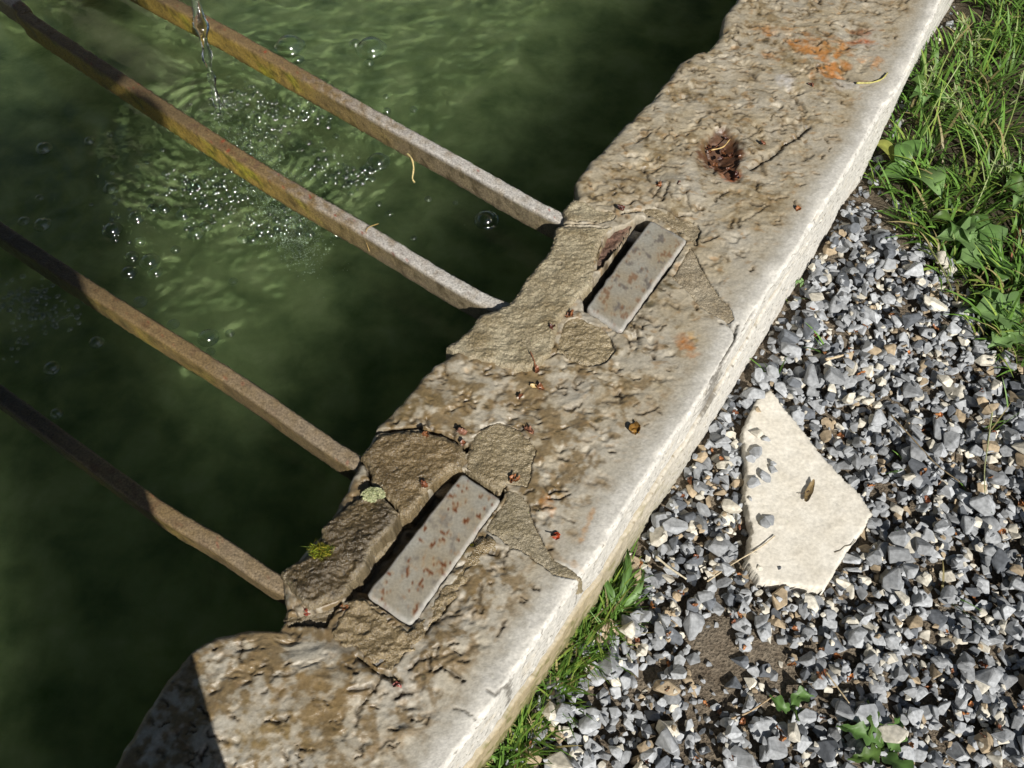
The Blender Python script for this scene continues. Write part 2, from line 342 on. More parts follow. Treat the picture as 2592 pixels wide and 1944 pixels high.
spk = sstep(0.30, 0.45, fbm(np.c_[s_v * 0.4, t_v, fz * 1.0], 330, 2, 17)) * np.clip(side, 0, 1); c = mix(c, dark * 1.5, spk * 0.8)
c = mix(c, tan * 0.8, np.clip(lay * 1.2, 0, 1)); c = mix(c, tan * (1 + 0.3 * n2[:, None]), ledge * sstep(0.75, 0.3, s_v) * 0.9)
moss = ledge * sstep(0.05, .35, n2 + 0.5 * sstep(-0.13, -0.2, fz)) * sstep(0.8, 0.2, s_v); c = mix(c, np.array([0.12, 0.12, 0.03]), moss * 0.8)
c = mix(c, dark, np.clip(crk, 0, 1) * 0.75)
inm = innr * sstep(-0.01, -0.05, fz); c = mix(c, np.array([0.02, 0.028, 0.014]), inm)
def stain(px, py, rx, ry, rot, col, amt, nz=n3, thr=0.35):
    global c
    ctr = np.array(W(px, py)); d = (px_xy - ctr + warp[:, :2] * .5); a = math.radians(rot)
    u = (d[:, 0] * math.cos(a) + d[:, 1] * math.sin(a)) / (rx / 1000); v = (-d[:, 0] * math.sin(a) + d[:, 1] * math.cos(a)) / (ry / 1000)
    q = np.exp(-(u * u + v * v)); c = mix(c, col, np.clip(sstep(thr, thr + 0.45, q * .8 + nz * 0.55) * amt * (.55 + .6 * n3) * np.minimum(1, q * 1.8), 0, 1) * (up > 0.2))
vein = -(ch - .1) * .9 + n4 * .5
stain(2060,120,130,60,-10,np.array([.34,.15,.04]),1.9,vein,0.30); stain(2190,95,42,42,0,rustc*1.0,1.3,vein,0.3); stain(2110,170,70,30,20,np.array([.34,.14,.035]),1.9,vein,0.28); stain(2170,75,16,14,0,dark,0.9); stain(1960,80,60,22,-10,ochre,0.6,n4,0.45)
stain(2215,160,14,26,-20,ochre,0.9); stain(1735,875,17,24,20,np.array([.33,.14,.04]),1.6,vein,.14); stain(1752,850,12,12,0,np.array([.34,.21,.06]),0.8); stain(1387,1280,10,18,25,np.array([.34,.15,.04]),0.95,n3,.3); stain(1410,1250,14,8,-60,np.array([.32,.2,.06]),.7)
stain(1490,1335,5,42,-22,np.array([.36,.20,.08]),0.8); stain(1452,1428,24,6,-35,np.array([.36,.22,.1]),0.6); stain(1825,388,32,30,0,np.array([.085,.034,.013]),2.8,n3*.6,.05); stain(1848,440,14,16,0,rustc,1.5,n3,.1)
stain(1835,325,16,14,0,np.array([.09,.06,.03]),.9); stain(1290,220,1,1,0,dark,0)
stain(1990,205,26,20,0,np.array([.50,.49,.48]),0.9,n2,.3); stain(2140,215,24,16,0,np.array([.54,.53,.53]),0.9,n2,.3)
for q in [(1690,725,20,10),(1648,770,12,16),(1625,800,14,10),(1600,830,14,12),(1790,770,10,14)]: stain(q[0],q[1],q[2],q[3],40,np.array([.035,.036,.022]),.95,n3,.3)
stain(1000,1040,120,30,28,np.array([.12,.085,.04]),.9,n2,.35); stain(760,1790,120,60,10,np.array([.16,.105,.04]),.85,n2,.42); stain(900,1640,60,26,-10,np.array([.13,.085,.035]),.9,n2,.3); stain(860,1700,70,40,10,np.array([.17,.115,.05]),.75,n2,.42); stain(650,1850,80,50,0,np.array([.19,.14,.06]),.8,n2,.45); stain(1130,1560,26,60,-35,np.array([.15,.105,.05]),.9,n3,.3)
stain(1050,1500,10,10,0,dark,0); stain(1110,1000,90,40,30,np.array([.17,.125,.06]),.7,n2,.4); stain(985,1060,60,20,30,np.array([.10,.075,.035]),.9,n3,.3)
c = mix(c, np.array([0.07, 0.055, 0.03]), recw * 0.85)
dn = fbm(Vw * np.array([.8, 1, 1]), 75, 5, 210, gain=.65); dr = fbm(Vw, 62, 3, 220, ridge=True)
den = sstep(.16, .34, dn * .8 + n2 * .25) * sstep(0.25, .55, dr + .25 * n3)
c = mix(c, np.array([0.21, 0.145, 0.062]), sstep(.05, .3, dn * .8 + n2 * .3) * .5 * sstep(0.02, 0.07, fout) * (recw < .5))
c = mix(c, np.array([0.19, 0.125, 0.05]), np.clip(crevh * (.55 + n3), 0, .7) * (recw < .5))
c = mix(c, np.array([0.05, 0.036, 0.018]), np.clip(crevd * 1.1, 0, .88) * (recw < .5))
c = mix(c, np.array([0.045, 0.036, 0.02]), den * .85 * sstep(0.02, 0.08, fout) * (recw < .5))
c = mix(c, np.array([.075, .032, .014]) * (1 + 1.2 * np.clip(n3, -.6, 1))[:, None], pitw * .9)
crev = sstep(-0.05, -0.42, ch + 0.35 * n3)
c = mix(c, np.array([0.075, 0.052, 0.026]), crev * 0.75 * sstep(0.03, 0.09, fout) * sstep(0.05, .3, n2 + .25) * (recw < .5))
wet = np.clip(sstep(0.03, 0.10, fout + n1 * 0.02), 0, 1) * up
rough = 0.74 - 0.24 * wet * sstep(-0.35, 0.2, n2 + 0.3 * (1 - up_s)) - 0.10 * film * wet + .15 * crevd
qi = (np.arange(ns - 1)[:, None] * npf + np.arange(npf - 1)[None, :]).ravel()
quads = np.stack([qi, qi + npf, qi + npf + 1, qi + 1], 1)
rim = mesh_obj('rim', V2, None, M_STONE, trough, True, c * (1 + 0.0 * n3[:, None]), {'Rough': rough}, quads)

# the other walls and floor of the basin (mostly under water or out of the frame)
M_BASIN, nt, n, l, b = material('algae_with_caustics')
tc = n.new('ShaderNodeNewGeometry'); nz = n.new('ShaderNodeTexNoise'); nz.inputs['Scale'].default_value = 11; nz.inputs['Detail'].default_value = 9; nz.inputs['Distortion'].default_value = 0.2
l.new(tc.outputs['Position'], nz.inputs['Vector'])
cr = n.new('ShaderNodeValToRGB'); e = cr.color_ramp.elements
e[0].position = 0.22; e[0].color = (0.05, 0.095, 0.045, 1); e[1].position = 0.80; e[1].color = (0.62, 0.68, 0.43, 1)  # algae tones; the mottling also paints in caustic light and dark
e2 = cr.color_ramp.elements.new(0.5); e2.color = (0.30, 0.37, 0.205, 1)
l.new(nz.outputs[0], cr.inputs[0]); l.new(cr.outputs[0], b.inputs['Base Color']); b.inputs['Roughness'].default_value = 0.9; b.inputs['Specular IOR Level'].default_value = 0.1
M_WALL = flat_mat('wet_wall', (0.05, 0.06, 0.03), 0.6, 0.4, 14)
FAR_T, END0, END1 = -2.6, -1.0, 2.36
def stbox(name, s0, s1, t0, t1, z0, z1, mat, parent, nseg=24):
    bm = bmesh.new()
    P = [np.r_[s * ES + t * ET, z] for z in (z0, z1) for (s, t) in ((s0, t0), (s1, t0), (s1, t1), (s0, t1))]
    vs = [bm.verts.new(p) for p in P]
    for f in ((0, 1, 2, 3), (4, 7, 6, 5), (0, 4, 5, 1), (1, 5, 6, 2), (2, 6, 7, 3), (3, 7, 4, 0)): bm.faces.new([vs[i] for i in f])
    bmesh.ops.recalc_face_normals(bm, faces=bm.faces)
    bmesh.ops.bevel(bm, geom=[e for e in bm.edges], offset=0.008, segments=2, affect='EDGES')
    bm.verts.index_update()
    o = mesh_obj(name, [v.co[:] for v in bm.verts], [[v.index for v in f.verts] for f in bm.faces], mat, parent, False)
    bm.free(); return o
M_RIMFAR = flat_mat('far_rim_stone', (0.38, 0.34, 0.27), 0.6, 0.35, 30, bump=0.6)
stbox('wall', END0 - .16, END1 + .16, FAR_T - 0.29, FAR_T, FZ, 0.0, M_RIMFAR, trough)
stbox('wall', END0 - .16, END0, FAR_T + .001, -0.44, FZ, -0.003, M_RIMFAR, trough)
stbox('wall', END1, END1 + .16, FAR_T + .001, -0.44, FZ, -0.003, M_RIMFAR, trough)
fs = np.linspace(END0, END1, 120); ft = np.linspace(FAR_T, -0.36, 50)
FS, FT = np.meshgrid(fs, ft, indexing='ij'); P = FS[..., None] * ES + FT[..., None] * ET
Fv = np.concatenate([P, np.full(P.shape[:2] + (1,), FZ)], 2).reshape(-1, 3); Fv[:, 2] += fbm(Fv, 5, 4, 40) * 0.02
qi = (np.arange(119)[:, None] * 50 + np.arange(49)[None, :]).ravel(); fq = np.stack([qi, qi + 50, qi + 51, qi + 1], 1)
mesh_obj('floor', Fv, None, M_BASIN, trough, True, quads=fq)

# ---- mortar repairs bedding the two iron hoops
def patch(name, poly, z0, col, col2=None, amp=0.003, rough=0.45, thick=0.034, step=0.0011, tilt=(0, 0), freq=150, edge=0.0035, seed=0, sparkle=0.0, parent=None, mat=None, jag=0.0022, speck=1.0):
    A = WA(poly, z0); lo, hi = A.min(0) - .006, A.max(0) + .006
    gx = np.arange(lo[0], hi[0], step); gy = np.arange(lo[1], hi[1], step)
    X, Y = np.meshgrid(gx, gy, indexing='ij'); P = np.stack([X.ravel(), Y.ravel()], 1); P3 = np.c_[P, np.full(len(P), seed * 3.1)]
    d = sdf(P, A) + fbm(P3, 130, 3, 80 + seed) * jag + fbm(P3, 420, 2, 90 + seed) * 0.0012
    g1 = fbm(P3, freq * .55, 5, 20 + seed, gain=.6); g2 = fbm(P3, freq * 2.2, 3, 25 + seed, gain=.7); g3 = fbm(P3, 30, 2, 28 + seed); gr = fbm(P3 * np.array([.7, 1, 1]), freq * 0.8, 3, 29 + seed, ridge=True)
    ctr = A.mean(0)
    z = z0 + amp * (0.55 * g1 + 0.36 * g2 * (.35 + np.clip(g3 + .5, 0, 1)) + 1.0 * g3 + 0.4 * gr) + (P - ctr) @ np.array(tilt)
    z -= edge * sstep(0.007, 0.0, d) ** 2
    z -= thick * sstep(0.0002, -0.0022, d)
    keep = d > -0.0035
    nx, ny = X.shape; K = keep.reshape(nx, ny)
    cell = K[:-1, :-1] & K[1:, :-1] & K[1:, 1:] & K[:-1, 1:]
    I = np.arange(nx * ny).reshape(nx, ny)
    q = np.stack([I[:-1, :-1], I[1:, :-1], I[1:, 1:], I[:-1, 1:]], 2)[cell]
    used = np.unique(q); rm = np.full(nx * ny, -1); rm[used] = np.arange(len(used)); q = rm[q]
    col = np.asarray(col); col2 = col * 0.5 if col2 is None else np.asarray(col2)
    cc = mix(np.tile(col, (len(P), 1)), col2, np.clip(0.5 + g3 * 1.0 + g1 * 0.6, 0, 1))
    cc = mix(cc, np.minimum(col * 2.0, .6), sstep(0.2, 0.6, g2) * 0.45 * speck); cc = mix(cc, col2 * 0.3, sstep(0.15, 0.5, -g2 * .7 - 0.7 * g1) * 0.8 * speck)
    if speck == 1.0: cc = mix(cc, np.array([.25, .205, .13]), sstep(.008, .0, d) * np.clip(.45 + g1, 0, .8))
    rr = rough - 0.15 * sstep(0, .5, g1)
    return mesh_obj(name, np.c_[P, z][used], None, mat or M_MORTAR, parent or trough, True, cc[used], {'Rough': np.clip(rr[used], .2, 1)}, q)
greyb = np.array([.34, .295, .20]); brn = np.array([.20, .155, .085]); dkb = np.array([.10, .075, .035]); wetbr = np.array([.20, .145, .075]); pale = np.array([.33, .285, .205])
patch('mortar_patch', M1a, -0.002, greyb, brn, .0035, seed=1); patch('mortar_patch', M1b, 0.004, greyb, np.array([.21,.165,.09]), .004, seed=2, tilt=(0.02, -0.02))
patch('mortar_patch', M1c, -0.010, np.array([.19,.10,.065]), np.array([.08,.045,.03]), .006, rough=.8, seed=3); patch('mortar_patch', M1d, -0.002, np.array([.30,.245,.15]), brn, .005, rough=.33, seed=4)
patch('mortar_patch', M1e, -0.004, np.array([.27,.225,.15]), brn, .003, seed=5); patch('mortar_patch', M1f, -0.002, pale, np.array([.22,.175,.11]), .0025, seed=6)
patch('mortar_patch', M2a, 0.006, np.array([.185,.132,.064]), np.array([.09,.062,.028]), .0045, rough=.26, seed=7, tilt=(0.04, -0.02)); patch('mortar_patch', M2b, 0.000, np.array([.25,.205,.125]), brn, .004, rough=.36, seed=8)
patch('mortar_patch', M2c, -0.001, np.array([.28,.24,.165]), np.array([.19,.155,.09]), .003, rough=.42, seed=9); patch('mortar_patch', M2d, 0.009, np.array([.115,.082,.038]), np.array([.048,.034,.016]), .006, rough=.3, seed=10, tilt=(0.05, 0.0))
patch('mortar_patch', M2e, -0.010, np.array([.22,.18,.12]), dkb, .005, rough=.35, seed=11); patch('mortar_patch', M2f, 0.001, np.array([.26,.20,.11]), np.array([.13,.092,.042]), .008, rough=.26, seed=12, freq=70, edge=.006, jag=.006)
patch('mortar_patch', M2g, 0.002, np.array([.20,.19,.175]), np.array([.13,.125,.12]), .003, rough=.4, seed=13, step=.001); patch('mortar_patch', M2h, -0.014, brn, dkb, .005, rough=.4, seed=14)

# moss and lichen growing on the mortar: tufts of tiny blades / crumbs
def tuft(name, px, py, z, r, ncnt, hgt, cols, label, cat, flat=False, seed=0):
    rg = np.random.default_rng(seed + 50); c0 = np.array(W(px, py, z)); vs, fs, cc = [], [], []
    for k in range(ncnt):
        a = rg.uniform(0, 6.28); q = r * math.sqrt(rg.uniform(0, 1)); x, y = c0[0] + math.cos(a) * q * 1.2, c0[1] + math.sin(a) * q * .8
        col = cols[rg.integers(len(cols))] * rg.uniform(.7, 1.25)
        if flat:
            s = rg.uniform(.0008, .0022); b0 = len(vs)
            for dx, dy, dz in ((1, 0, 0), (-.5, .87, 0), (-.5, -.87, 0), (0, 0, 1.3)): vs.append((x + dx * s, y + dy * s, z + (r - q) * .25 + dz * s)); cc.append(col)
            fs += [(b0, b0 + 1, b0 + 3), (b0 + 1, b0 + 2, b0 + 3), (b0 + 2, b0, b0 + 3)]
        else:
            h = hgt * rg.uniform(.5, 1.1); t = rg.uniform(0, 6.28); w = .0007; lx, ly = rg.normal(0, h * .4, 2); b0 = len(vs); z1 = z - .002
            vs += [(x - w * math.cos(t), y - w * math.sin(t), z1), (x + w * math.cos(t), y + w * math.sin(t), z1), (x + lx * .5, y + ly * .5, z1 + h * .7), (x + lx, y + ly, z1 + h)]
            fs += [(b0, b0 + 1, b0 + 2), (b0, b0 + 2, b0 + 3)]; cc += [col] * 4
    o = empty(name, (c0[0], c0[1], z)); tag(o, label, cat)
    p = mesh_obj('moss_leaves' if not flat else 'lichen_crumbs', vs, fs, M_MOSS, o, True, np.array(cc), {'Rough': np.full(len(vs), .6)}); p['kind'] = 'stuff'
    return o
M_MOSS = attr_mat('moss', fine=300, var=.3, bump=0, rough=.6, spec=.3)
tuft('moss_tuft', 812, 1396, .010, .011, 420, .008, [np.array([.22, .26, .02]), np.array([.30, .26, .03]), np.array([.12, .17, .02])], 'small yellow-green moss tuft on the dark brown mortar', 'moss', seed=1)
tuft('lichen_patch', 945, 1252, .010, .011, 420, 0, [np.array([.42, .42, .25]), np.array([.33, .36, .2]), np.array([.2, .22, .1])], 'pale grey-green lichen crust in the mortar crack beside iron bar', 'lichen', True, 2)
tuft('moss_tuft', 1193, 1395, .0, .010, 300, .005, [np.array([.20, .19, .02]), np.array([.14, .13, .02])], 'olive moss strip along the outer edge of the rusty iron plate', 'moss', seed=3)

# ------------------------------------------------------------------ iron hoops let into the rim
def smooth_path(pts, step=0.004):
    P = np.array(pts); d = np.r_[0, np.cumsum(np.linalg.norm(np.diff(P, axis=0), axis=1))]
    # Catmull-Rom
    out = []; Q = np.vstack([2 * P[0] - P[1], P, 2 * P[-1] - P[-2]])
    for k in range(len(P) - 1):
        n = max(2, int((d[k + 1] - d[k]) / step))
        for u in np.arange(n) / n:
            a, b, c, e = Q[k], Q[k + 1], Q[k + 2], Q[k + 3]
            out.append(.5 * (2 * b + (c - a) * u + (2 * a - 5 * b + 4 * c - e) * u * u + (3 * b - a - 3 * c + e) * u ** 3))
    out.append(P[-1]); return np.array(out)
def bar_mesh(name, path, w, hgt, parent, seed, colf):
    path = np.array(path); tan_ = np.gradient(path, axis=0); tan_ /= np.linalg.norm(tan_, axis=1)[:, None]
    sidev = np.cross(tan_, [0, 0, 1]); sidev /= np.linalg.norm(sidev, axis=1)[:, None]; upv = np.cross(sidev, tan_)
    pr = []; r = 0.0022; nseg = 7
    for (x0, z0, x1, z1) in ((-w/2+r, 0, w/2-r, 0), (w/2, -r, w/2, -hgt+r), (w/2-r, -hgt, -w/2+r, -hgt), (-w/2, -hgt+r, -w/2, -r)):
        for u in np.linspace(0, 1, nseg): pr.append((x0 + (x1 - x0) * u, z0 + (z1 - z0) * u))
    pr = np.array(pr); m = len(pr); n = len(path)
    Vv = path[:, None, :] + pr[None, :, 0, None] * sidev[:, None, :] + pr[None, :, 1, None] * upv[:, None, :]
    cen = path[:, None, :] - upv[:, None, :] * hgt / 2
    nd = Vv - cen; nd /= np.linalg.norm(nd, axis=2)[..., None]
    Vv = Vv.reshape(-1, 3); nd = nd.reshape(-1, 3)
    dd = fbm(Vv, 40, 3, seed) * .0012 + fbm(Vv, 190, 3, seed + 3) * .0020
    V3 = Vv + nd * dd[:, None]
    i = (np.arange(n - 1)[:, None] * m + np.arange(m)[None, :]); j = (np.arange(n - 1)[:, None] * m + (np.arange(m)[None, :] + 1) % m)
    q = np.stack([i, j, j + m, i + m], 2).reshape(-1, 4)
    V3 = np.vstack([V3, path[0] - [0, 0, hgt/2], path[-1] - [0, 0, hgt/2]])
    tl = [(len(V3) - 2, (k + 1) % m, k, k) for k in range(m)] ; bl = [(len(V3) - 1, (n - 1) * m + k, (n - 1) * m + (k + 1) % m, (n - 1) * m + (k + 1) % m) for k in range(m)]
    prof_z = np.tile(pr[:, 1], n); along = np.repeat(np.arange(n) / (n - 1), m); latv = np.tile(pr[:, 0], n)
    cc, rr = colf(Vv, prof_z, along, seed, latv)
    cc = np.vstack([cc, cc[:1], cc[-1:]]); rr = np.r_[rr, .5, .5]
    fcs = [tuple(map(int, f)) for f in q] + [tuple(dict.fromkeys(map(int, f))) for f in tl + bl]
    return mesh_obj(name, V3, fcs, M_IRON, parent, True, cc, {'Rough': rr})
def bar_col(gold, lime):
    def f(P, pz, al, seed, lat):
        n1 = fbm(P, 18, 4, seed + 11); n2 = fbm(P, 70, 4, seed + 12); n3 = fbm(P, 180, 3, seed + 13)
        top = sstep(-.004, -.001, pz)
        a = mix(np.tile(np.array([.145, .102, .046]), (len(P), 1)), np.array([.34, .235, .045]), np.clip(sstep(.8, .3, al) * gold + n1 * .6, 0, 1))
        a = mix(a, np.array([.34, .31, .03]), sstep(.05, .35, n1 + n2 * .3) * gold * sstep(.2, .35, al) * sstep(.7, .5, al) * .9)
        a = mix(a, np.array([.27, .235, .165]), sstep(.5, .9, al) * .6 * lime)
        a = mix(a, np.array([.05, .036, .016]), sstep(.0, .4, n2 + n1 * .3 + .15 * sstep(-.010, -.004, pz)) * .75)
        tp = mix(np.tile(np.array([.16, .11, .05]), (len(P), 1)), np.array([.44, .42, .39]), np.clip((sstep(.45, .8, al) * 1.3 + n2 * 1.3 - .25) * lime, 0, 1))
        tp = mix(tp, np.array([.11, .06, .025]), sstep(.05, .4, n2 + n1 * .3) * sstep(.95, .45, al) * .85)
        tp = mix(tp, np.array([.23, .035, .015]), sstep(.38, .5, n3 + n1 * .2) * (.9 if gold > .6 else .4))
        cc = mix(a, tp, top); cc = mix(cc, np.array([.028, .022, .012]), sstep(.5, .25, al + n1 * .1) * (.85 if gold < .6 else .45))  # far ends darkened in the bar colour to deepen the shadow there
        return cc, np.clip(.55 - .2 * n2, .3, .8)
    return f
BZ = -0.013; BW, BH = 0.0195, 0.041
def hoop(pts_a, pts_b, plate, label, far, bend_out, gold, lime, seeds, platelab):
    A = [np.r_[W(x, y, BZ), BZ] for x, y in pts_a]; B = [np.r_[W(x, y, BZ), BZ] for x, y in pts_b]
    pc = np.array([np.r_[W(x, y, 0.0), BZ - .006] for x, y in plate])
    inA = pc[0] * .55 + pc[3] * .05 + pc[1] * .4; inB = pc[3] * .55 + pc[0] * .05 + pc[2] * .4   # buried ends under the plate
    loc = pc.mean(0); root = empty('iron_hoop', (loc[0], loc[1], BZ - BH)); tag(root, label, 'bracket', 'iron hoops reaching from the rim over the water')
    outs = []
    for pts, end, far_pt, sd in ((A, inA, far[0], seeds[0]), (B, inB, far[1], seeds[1])):
        path = smooth_path([np.r_[far_pt, BZ]] + pts + [np.r_[(pts[-1][:2] * .4 + end[:2] * .6), BZ - .004], end])
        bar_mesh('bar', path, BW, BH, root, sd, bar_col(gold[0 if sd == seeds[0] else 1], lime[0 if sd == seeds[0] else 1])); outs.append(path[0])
    p0, p1 = outs[0], outs[1]; mid = (p0 + p1) / 2; half = np.linalg.norm(p0 - p1) / 2; d = np.r_[-ET, 0]; cr_ = (p0 - mid) / half
    arc = [mid + cr_ * half * math.cos(a) + d * half * .8 * math.sin(a) for a in np.linspace(0, math.pi, 9)]
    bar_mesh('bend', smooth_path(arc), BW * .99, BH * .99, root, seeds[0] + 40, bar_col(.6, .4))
    # flat plate
    q = np.array([W(x, y, 0.002) for x, y in plate]); ctr = q.mean(0)
    bm = bmesh.new(); 
    top = []
    nsub = 26
    a, b, c2, d2 = q
    U, Vv2 = np.meshgrid(np.linspace(0, 1, nsub), np.linspace(0, 1, 60), indexing='ij')
    P = (a * (1 - U[..., None]) + b * U[..., None]) * (1 - Vv2[..., None]) + (d2 * (1 - U[..., None]) + c2 * U[..., None]) * Vv2[..., None]
    P = P.reshape(-1, 2); dd = seg_dist(P, q, True); P3 = np.c_[P, np.zeros(len(P))]
    P = P + np.stack([fbm(P3, 60, 2, seeds[0] + 60), fbm(P3, 60, 2, seeds[0] + 61)], 1) * .0020 * sstep(.006, 0, dd)[:, None]
    corner = np.min([np.hypot(*(P - k).T) for k in q], 0); P = P + (ctr - P) / np.linalg.norm(ctr - P, axis=1)[:, None] * (sstep(.004, 0, corner) * .0016)[:, None]
    z = .0035 - .0016 * sstep(.0022, 0, dd) + fbm(P3, 40, 2, seeds[0]) * .0007
    nn = len(P); q4 = []
    for i in range(nsub - 1):
        for j in range(59): q4.append((i * 60 + j, i * 60 + j + 1, (i + 1) * 60 + j + 1, (i + 1) * 60 + j))
    ring = [i * 60 for i in range(nsub)] + [(nsub - 1) * 60 + j for j in range(1, 60)] + [i * 60 + 59 for i in range(nsub - 2, -1, -1)] + [j for j in range(58, 0, -1)]
    low_i = {r: nn + k for k, r in enumerate(ring)}
    lowv = np.c_[P[ring] + (P[ring] - ctr) * .004, np.full(len(ring), -.0105)]
    for k, r in enumerate(ring): r2 = ring[(k + 1) % len(ring)]; q4.append((r, r2, low_i[r2], low_i[r]))
    allv = np.vstack([np.c_[P, z], lowv]); n1 = fbm(allv, 85, 5, seeds[0] + 70, gain=.65); n2 = fbm(allv, 210, 3, seeds[0] + 71); n3 = fbm(allv, 30, 2, seeds[0] + 72)
    cc = mix(np.tile(np.array([.27, .26, .225]), (len(allv), 1)), np.array([.25, .20, .125]), np.clip(.35 + n3 * .8, 0, 1))
    cc = mix(cc, np.array([.13, .115, .10]), sstep(.12, .30, fbm(allv, 80, 4, seeds[0] + 75)) * platelab[1]); rs = n1 + .35 * n2 + .25 * n3; cc = mix(cc, np.array([.30, .19, .09]), sstep(.08, .3, rs) * platelab[0] * .55); cc = mix(cc, np.array([.11, .034, .010]), sstep(.19, .31, rs) * platelab[0])
    edge = np.r_[sstep(.005, .0005, dd), np.ones(len(ring))]; cc = mix(cc, np.array([.46, .455, .44]), edge * .5)
    pl = mesh_obj('plate', allv, q4, M_PLATE, root, True, cc, {'Rough': np.full(len(allv), .42)})
    pl['label'] = 'pale grey steel plate speckled with rust'
    return root
hoop([(350,-42),(541,60),(850,235),(1150,402),(1418,549)], [(62,26),(88,53),(445,287),(703,451),(926,580),(1242,764)], PL1,
     'iron hoop of two crusted bars with brown-flecked plate, under the falling water', (np.array([-0.90, 1.61]), np.array([-0.80, 1.345])), 0, (1.0, 1.1), (.9, .9), (100, 140), (.55, 1.0))
hoop([(0,580),(234,732),(586,955),(914,1176)], [(0,996),(363,1260),(562,1383),(722,1484)], PL2,
     'iron hoop of two brown bars with rust-spotted plate, farther from the falling water', (np.array([-0.84, 0.975]), np.array([-0.76, 0.705])), 0, (.45, .2), (.16, .12), (180, 220), (1.0, .6))

# ------------------------------------------------------------------ water
M_WATER, nt, n, l, b = material('water'); n.remove(b); out = n['Material Output']
geo = n.new('ShaderNodeNewGeometry')
nz = n.new('ShaderNodeTexNoise'); nz.inputs['Scale'].default_value = 45; nz.inputs['Detail'].default_value = 3; l.new(geo.outputs['Position'], nz.inputs['Vector'])
bp = n.new('ShaderNodeBump'); bp.inputs['Strength'].default_value = 0.35; bp.inputs['Distance'].default_value = 0.004; l.new(nz.outputs[0], bp.inputs['Height'])
tr = n.new('ShaderNodeBsdfTransparent'); tr.inputs[0].default_value = (0.86, 0.93, 0.80, 1)
rf = n.new('ShaderNodeBsdfRefraction'); rf.inputs['Color'].default_value = (0.86, 0.93, 0.80, 1); rf.inputs['Roughness'].default_value = 0.02; rf.inputs['IOR'].default_value = 1.18
gl = n.new('ShaderNodeBsdfGlossy'); gl.inputs['Roughness'].default_value = 0.03; gl.inputs['Color'].default_value = (1, 1, 1, 1)
fr = n.new('ShaderNodeFresnel'); fr.inputs['IOR'].default_value = 1.33
for x in (rf, gl, fr): l.new(bp.outputs[0], x.inputs['Normal'])
m1 = n.new('ShaderNodeMixShader'); m1.inputs[0].default_value = 0.30; l.new(tr.outputs[0], m1.inputs[1]); l.new(rf.outputs[0], m1.inputs[2])
m2 = n.new('ShaderNodeMixShader'); l.new(fr.outputs[0], m2.inputs[0]); l.new(m1.outputs[0], m2.inputs[1]); l.new(gl.outputs[0], m2.inputs[2]); l.new(m2.outputs[0], out.inputs['Surface'])
SPL = np.array(W(575, 300, WZ))
ws = np.r_[np.linspace(END0, -.1, 20)[:-1], np.arange(-.1, 1.75, .0042), np.linspace(1.75, END1, 14)[1:]]; wt = np.r_[np.linspace(FAR_T, -1.15, 24)[:-1], np.arange(-1.15, -.385, .0042)]
WS, WT = np.meshgrid(ws, wt, indexing='ij'); P = (WS[..., None] * ES + WT[..., None] * ET).reshape(-1, 2); P3 = np.c_[P, np.zeros(len(P))]
rd = np.hypot(*(P - SPL).T); wz = np.full(len(P), WZ)
wz += .0011 * np.sin(rd * 2 * math.pi / .030 + 7 * fbm(P3, 9, 3, 300)) * np.exp(-rd / .26) * sstep(0, .03, rd) * (.4 + sstep(-.2, .4, fbm(P3, 7, 2, 309)))
wz += .0013 * fbm(P3 + np.c_[fbm(P3, 16, 2, 306), fbm(P3, 16, 2, 307), P3[:, 2]] * .03, 48, 2, 308, ridge=True) * np.exp(-rd / .45)
wz += fbm(P3 + np.c_[fbm(P3, 8, 2, 301), fbm(P3, 8, 2, 302), P3[:, 2]] * .02, 26, 3, 303) * .0016 * (.45 + np.exp(-rd / .35)) + fbm(P3, 6, 2, 304) * .0012
wz += np.exp(-(rd / .03) ** 2) * (fbm(P3, 90, 2, 305) * .006)
nt_ = len(wt); qi = (np.arange(len(ws) - 1)[:, None] * nt_ + np.arange(nt_ - 1)[None, :]).ravel()
water = mesh_obj('water', np.c_[P, wz], None, M_WATER, None, True, quads=np.stack([qi, qi + 1, qi + nt_ + 1, qi + nt_], 1)[:, ::(-1 if np.cross(ES, ET) > 0 else 1)]); tag(water, kind='structure')

M_BUB, nt, n, l, b = material('bubble_film'); n.remove(b); out = n['Material Output']
tr = n.new('ShaderNodeBsdfTransparent'); tr.inputs[0].default_value = (.80, .86, .82, 1); gl = n.new('ShaderNodeBsdfGlossy'); gl.inputs['Roughness'].default_value = .10
fr = n.new('ShaderNodeFresnel'); fr.inputs['IOR'].default_value = 2.1
m1 = n.new('ShaderNodeMixShader'); l.new(fr.outputs[0], m1.inputs[0]); l.new(tr.outputs[0], m1.inputs[1]); l.new(gl.outputs[0], m1.inputs[2]); l.new(m1.outputs[0], out.inputs['Surface'])
M_DROP, nt, n, l, b = material('clear_water'); b.inputs['Transmission Weight'].default_value = 1; b.inputs['IOR'].default_value = 1.33; b.inputs['Roughness'].default_value = 0.13; b.inputs['Base Color'].default_value = (.97, 1, .98, 1); b.inputs['Specular IOR Level'].default_value = .9

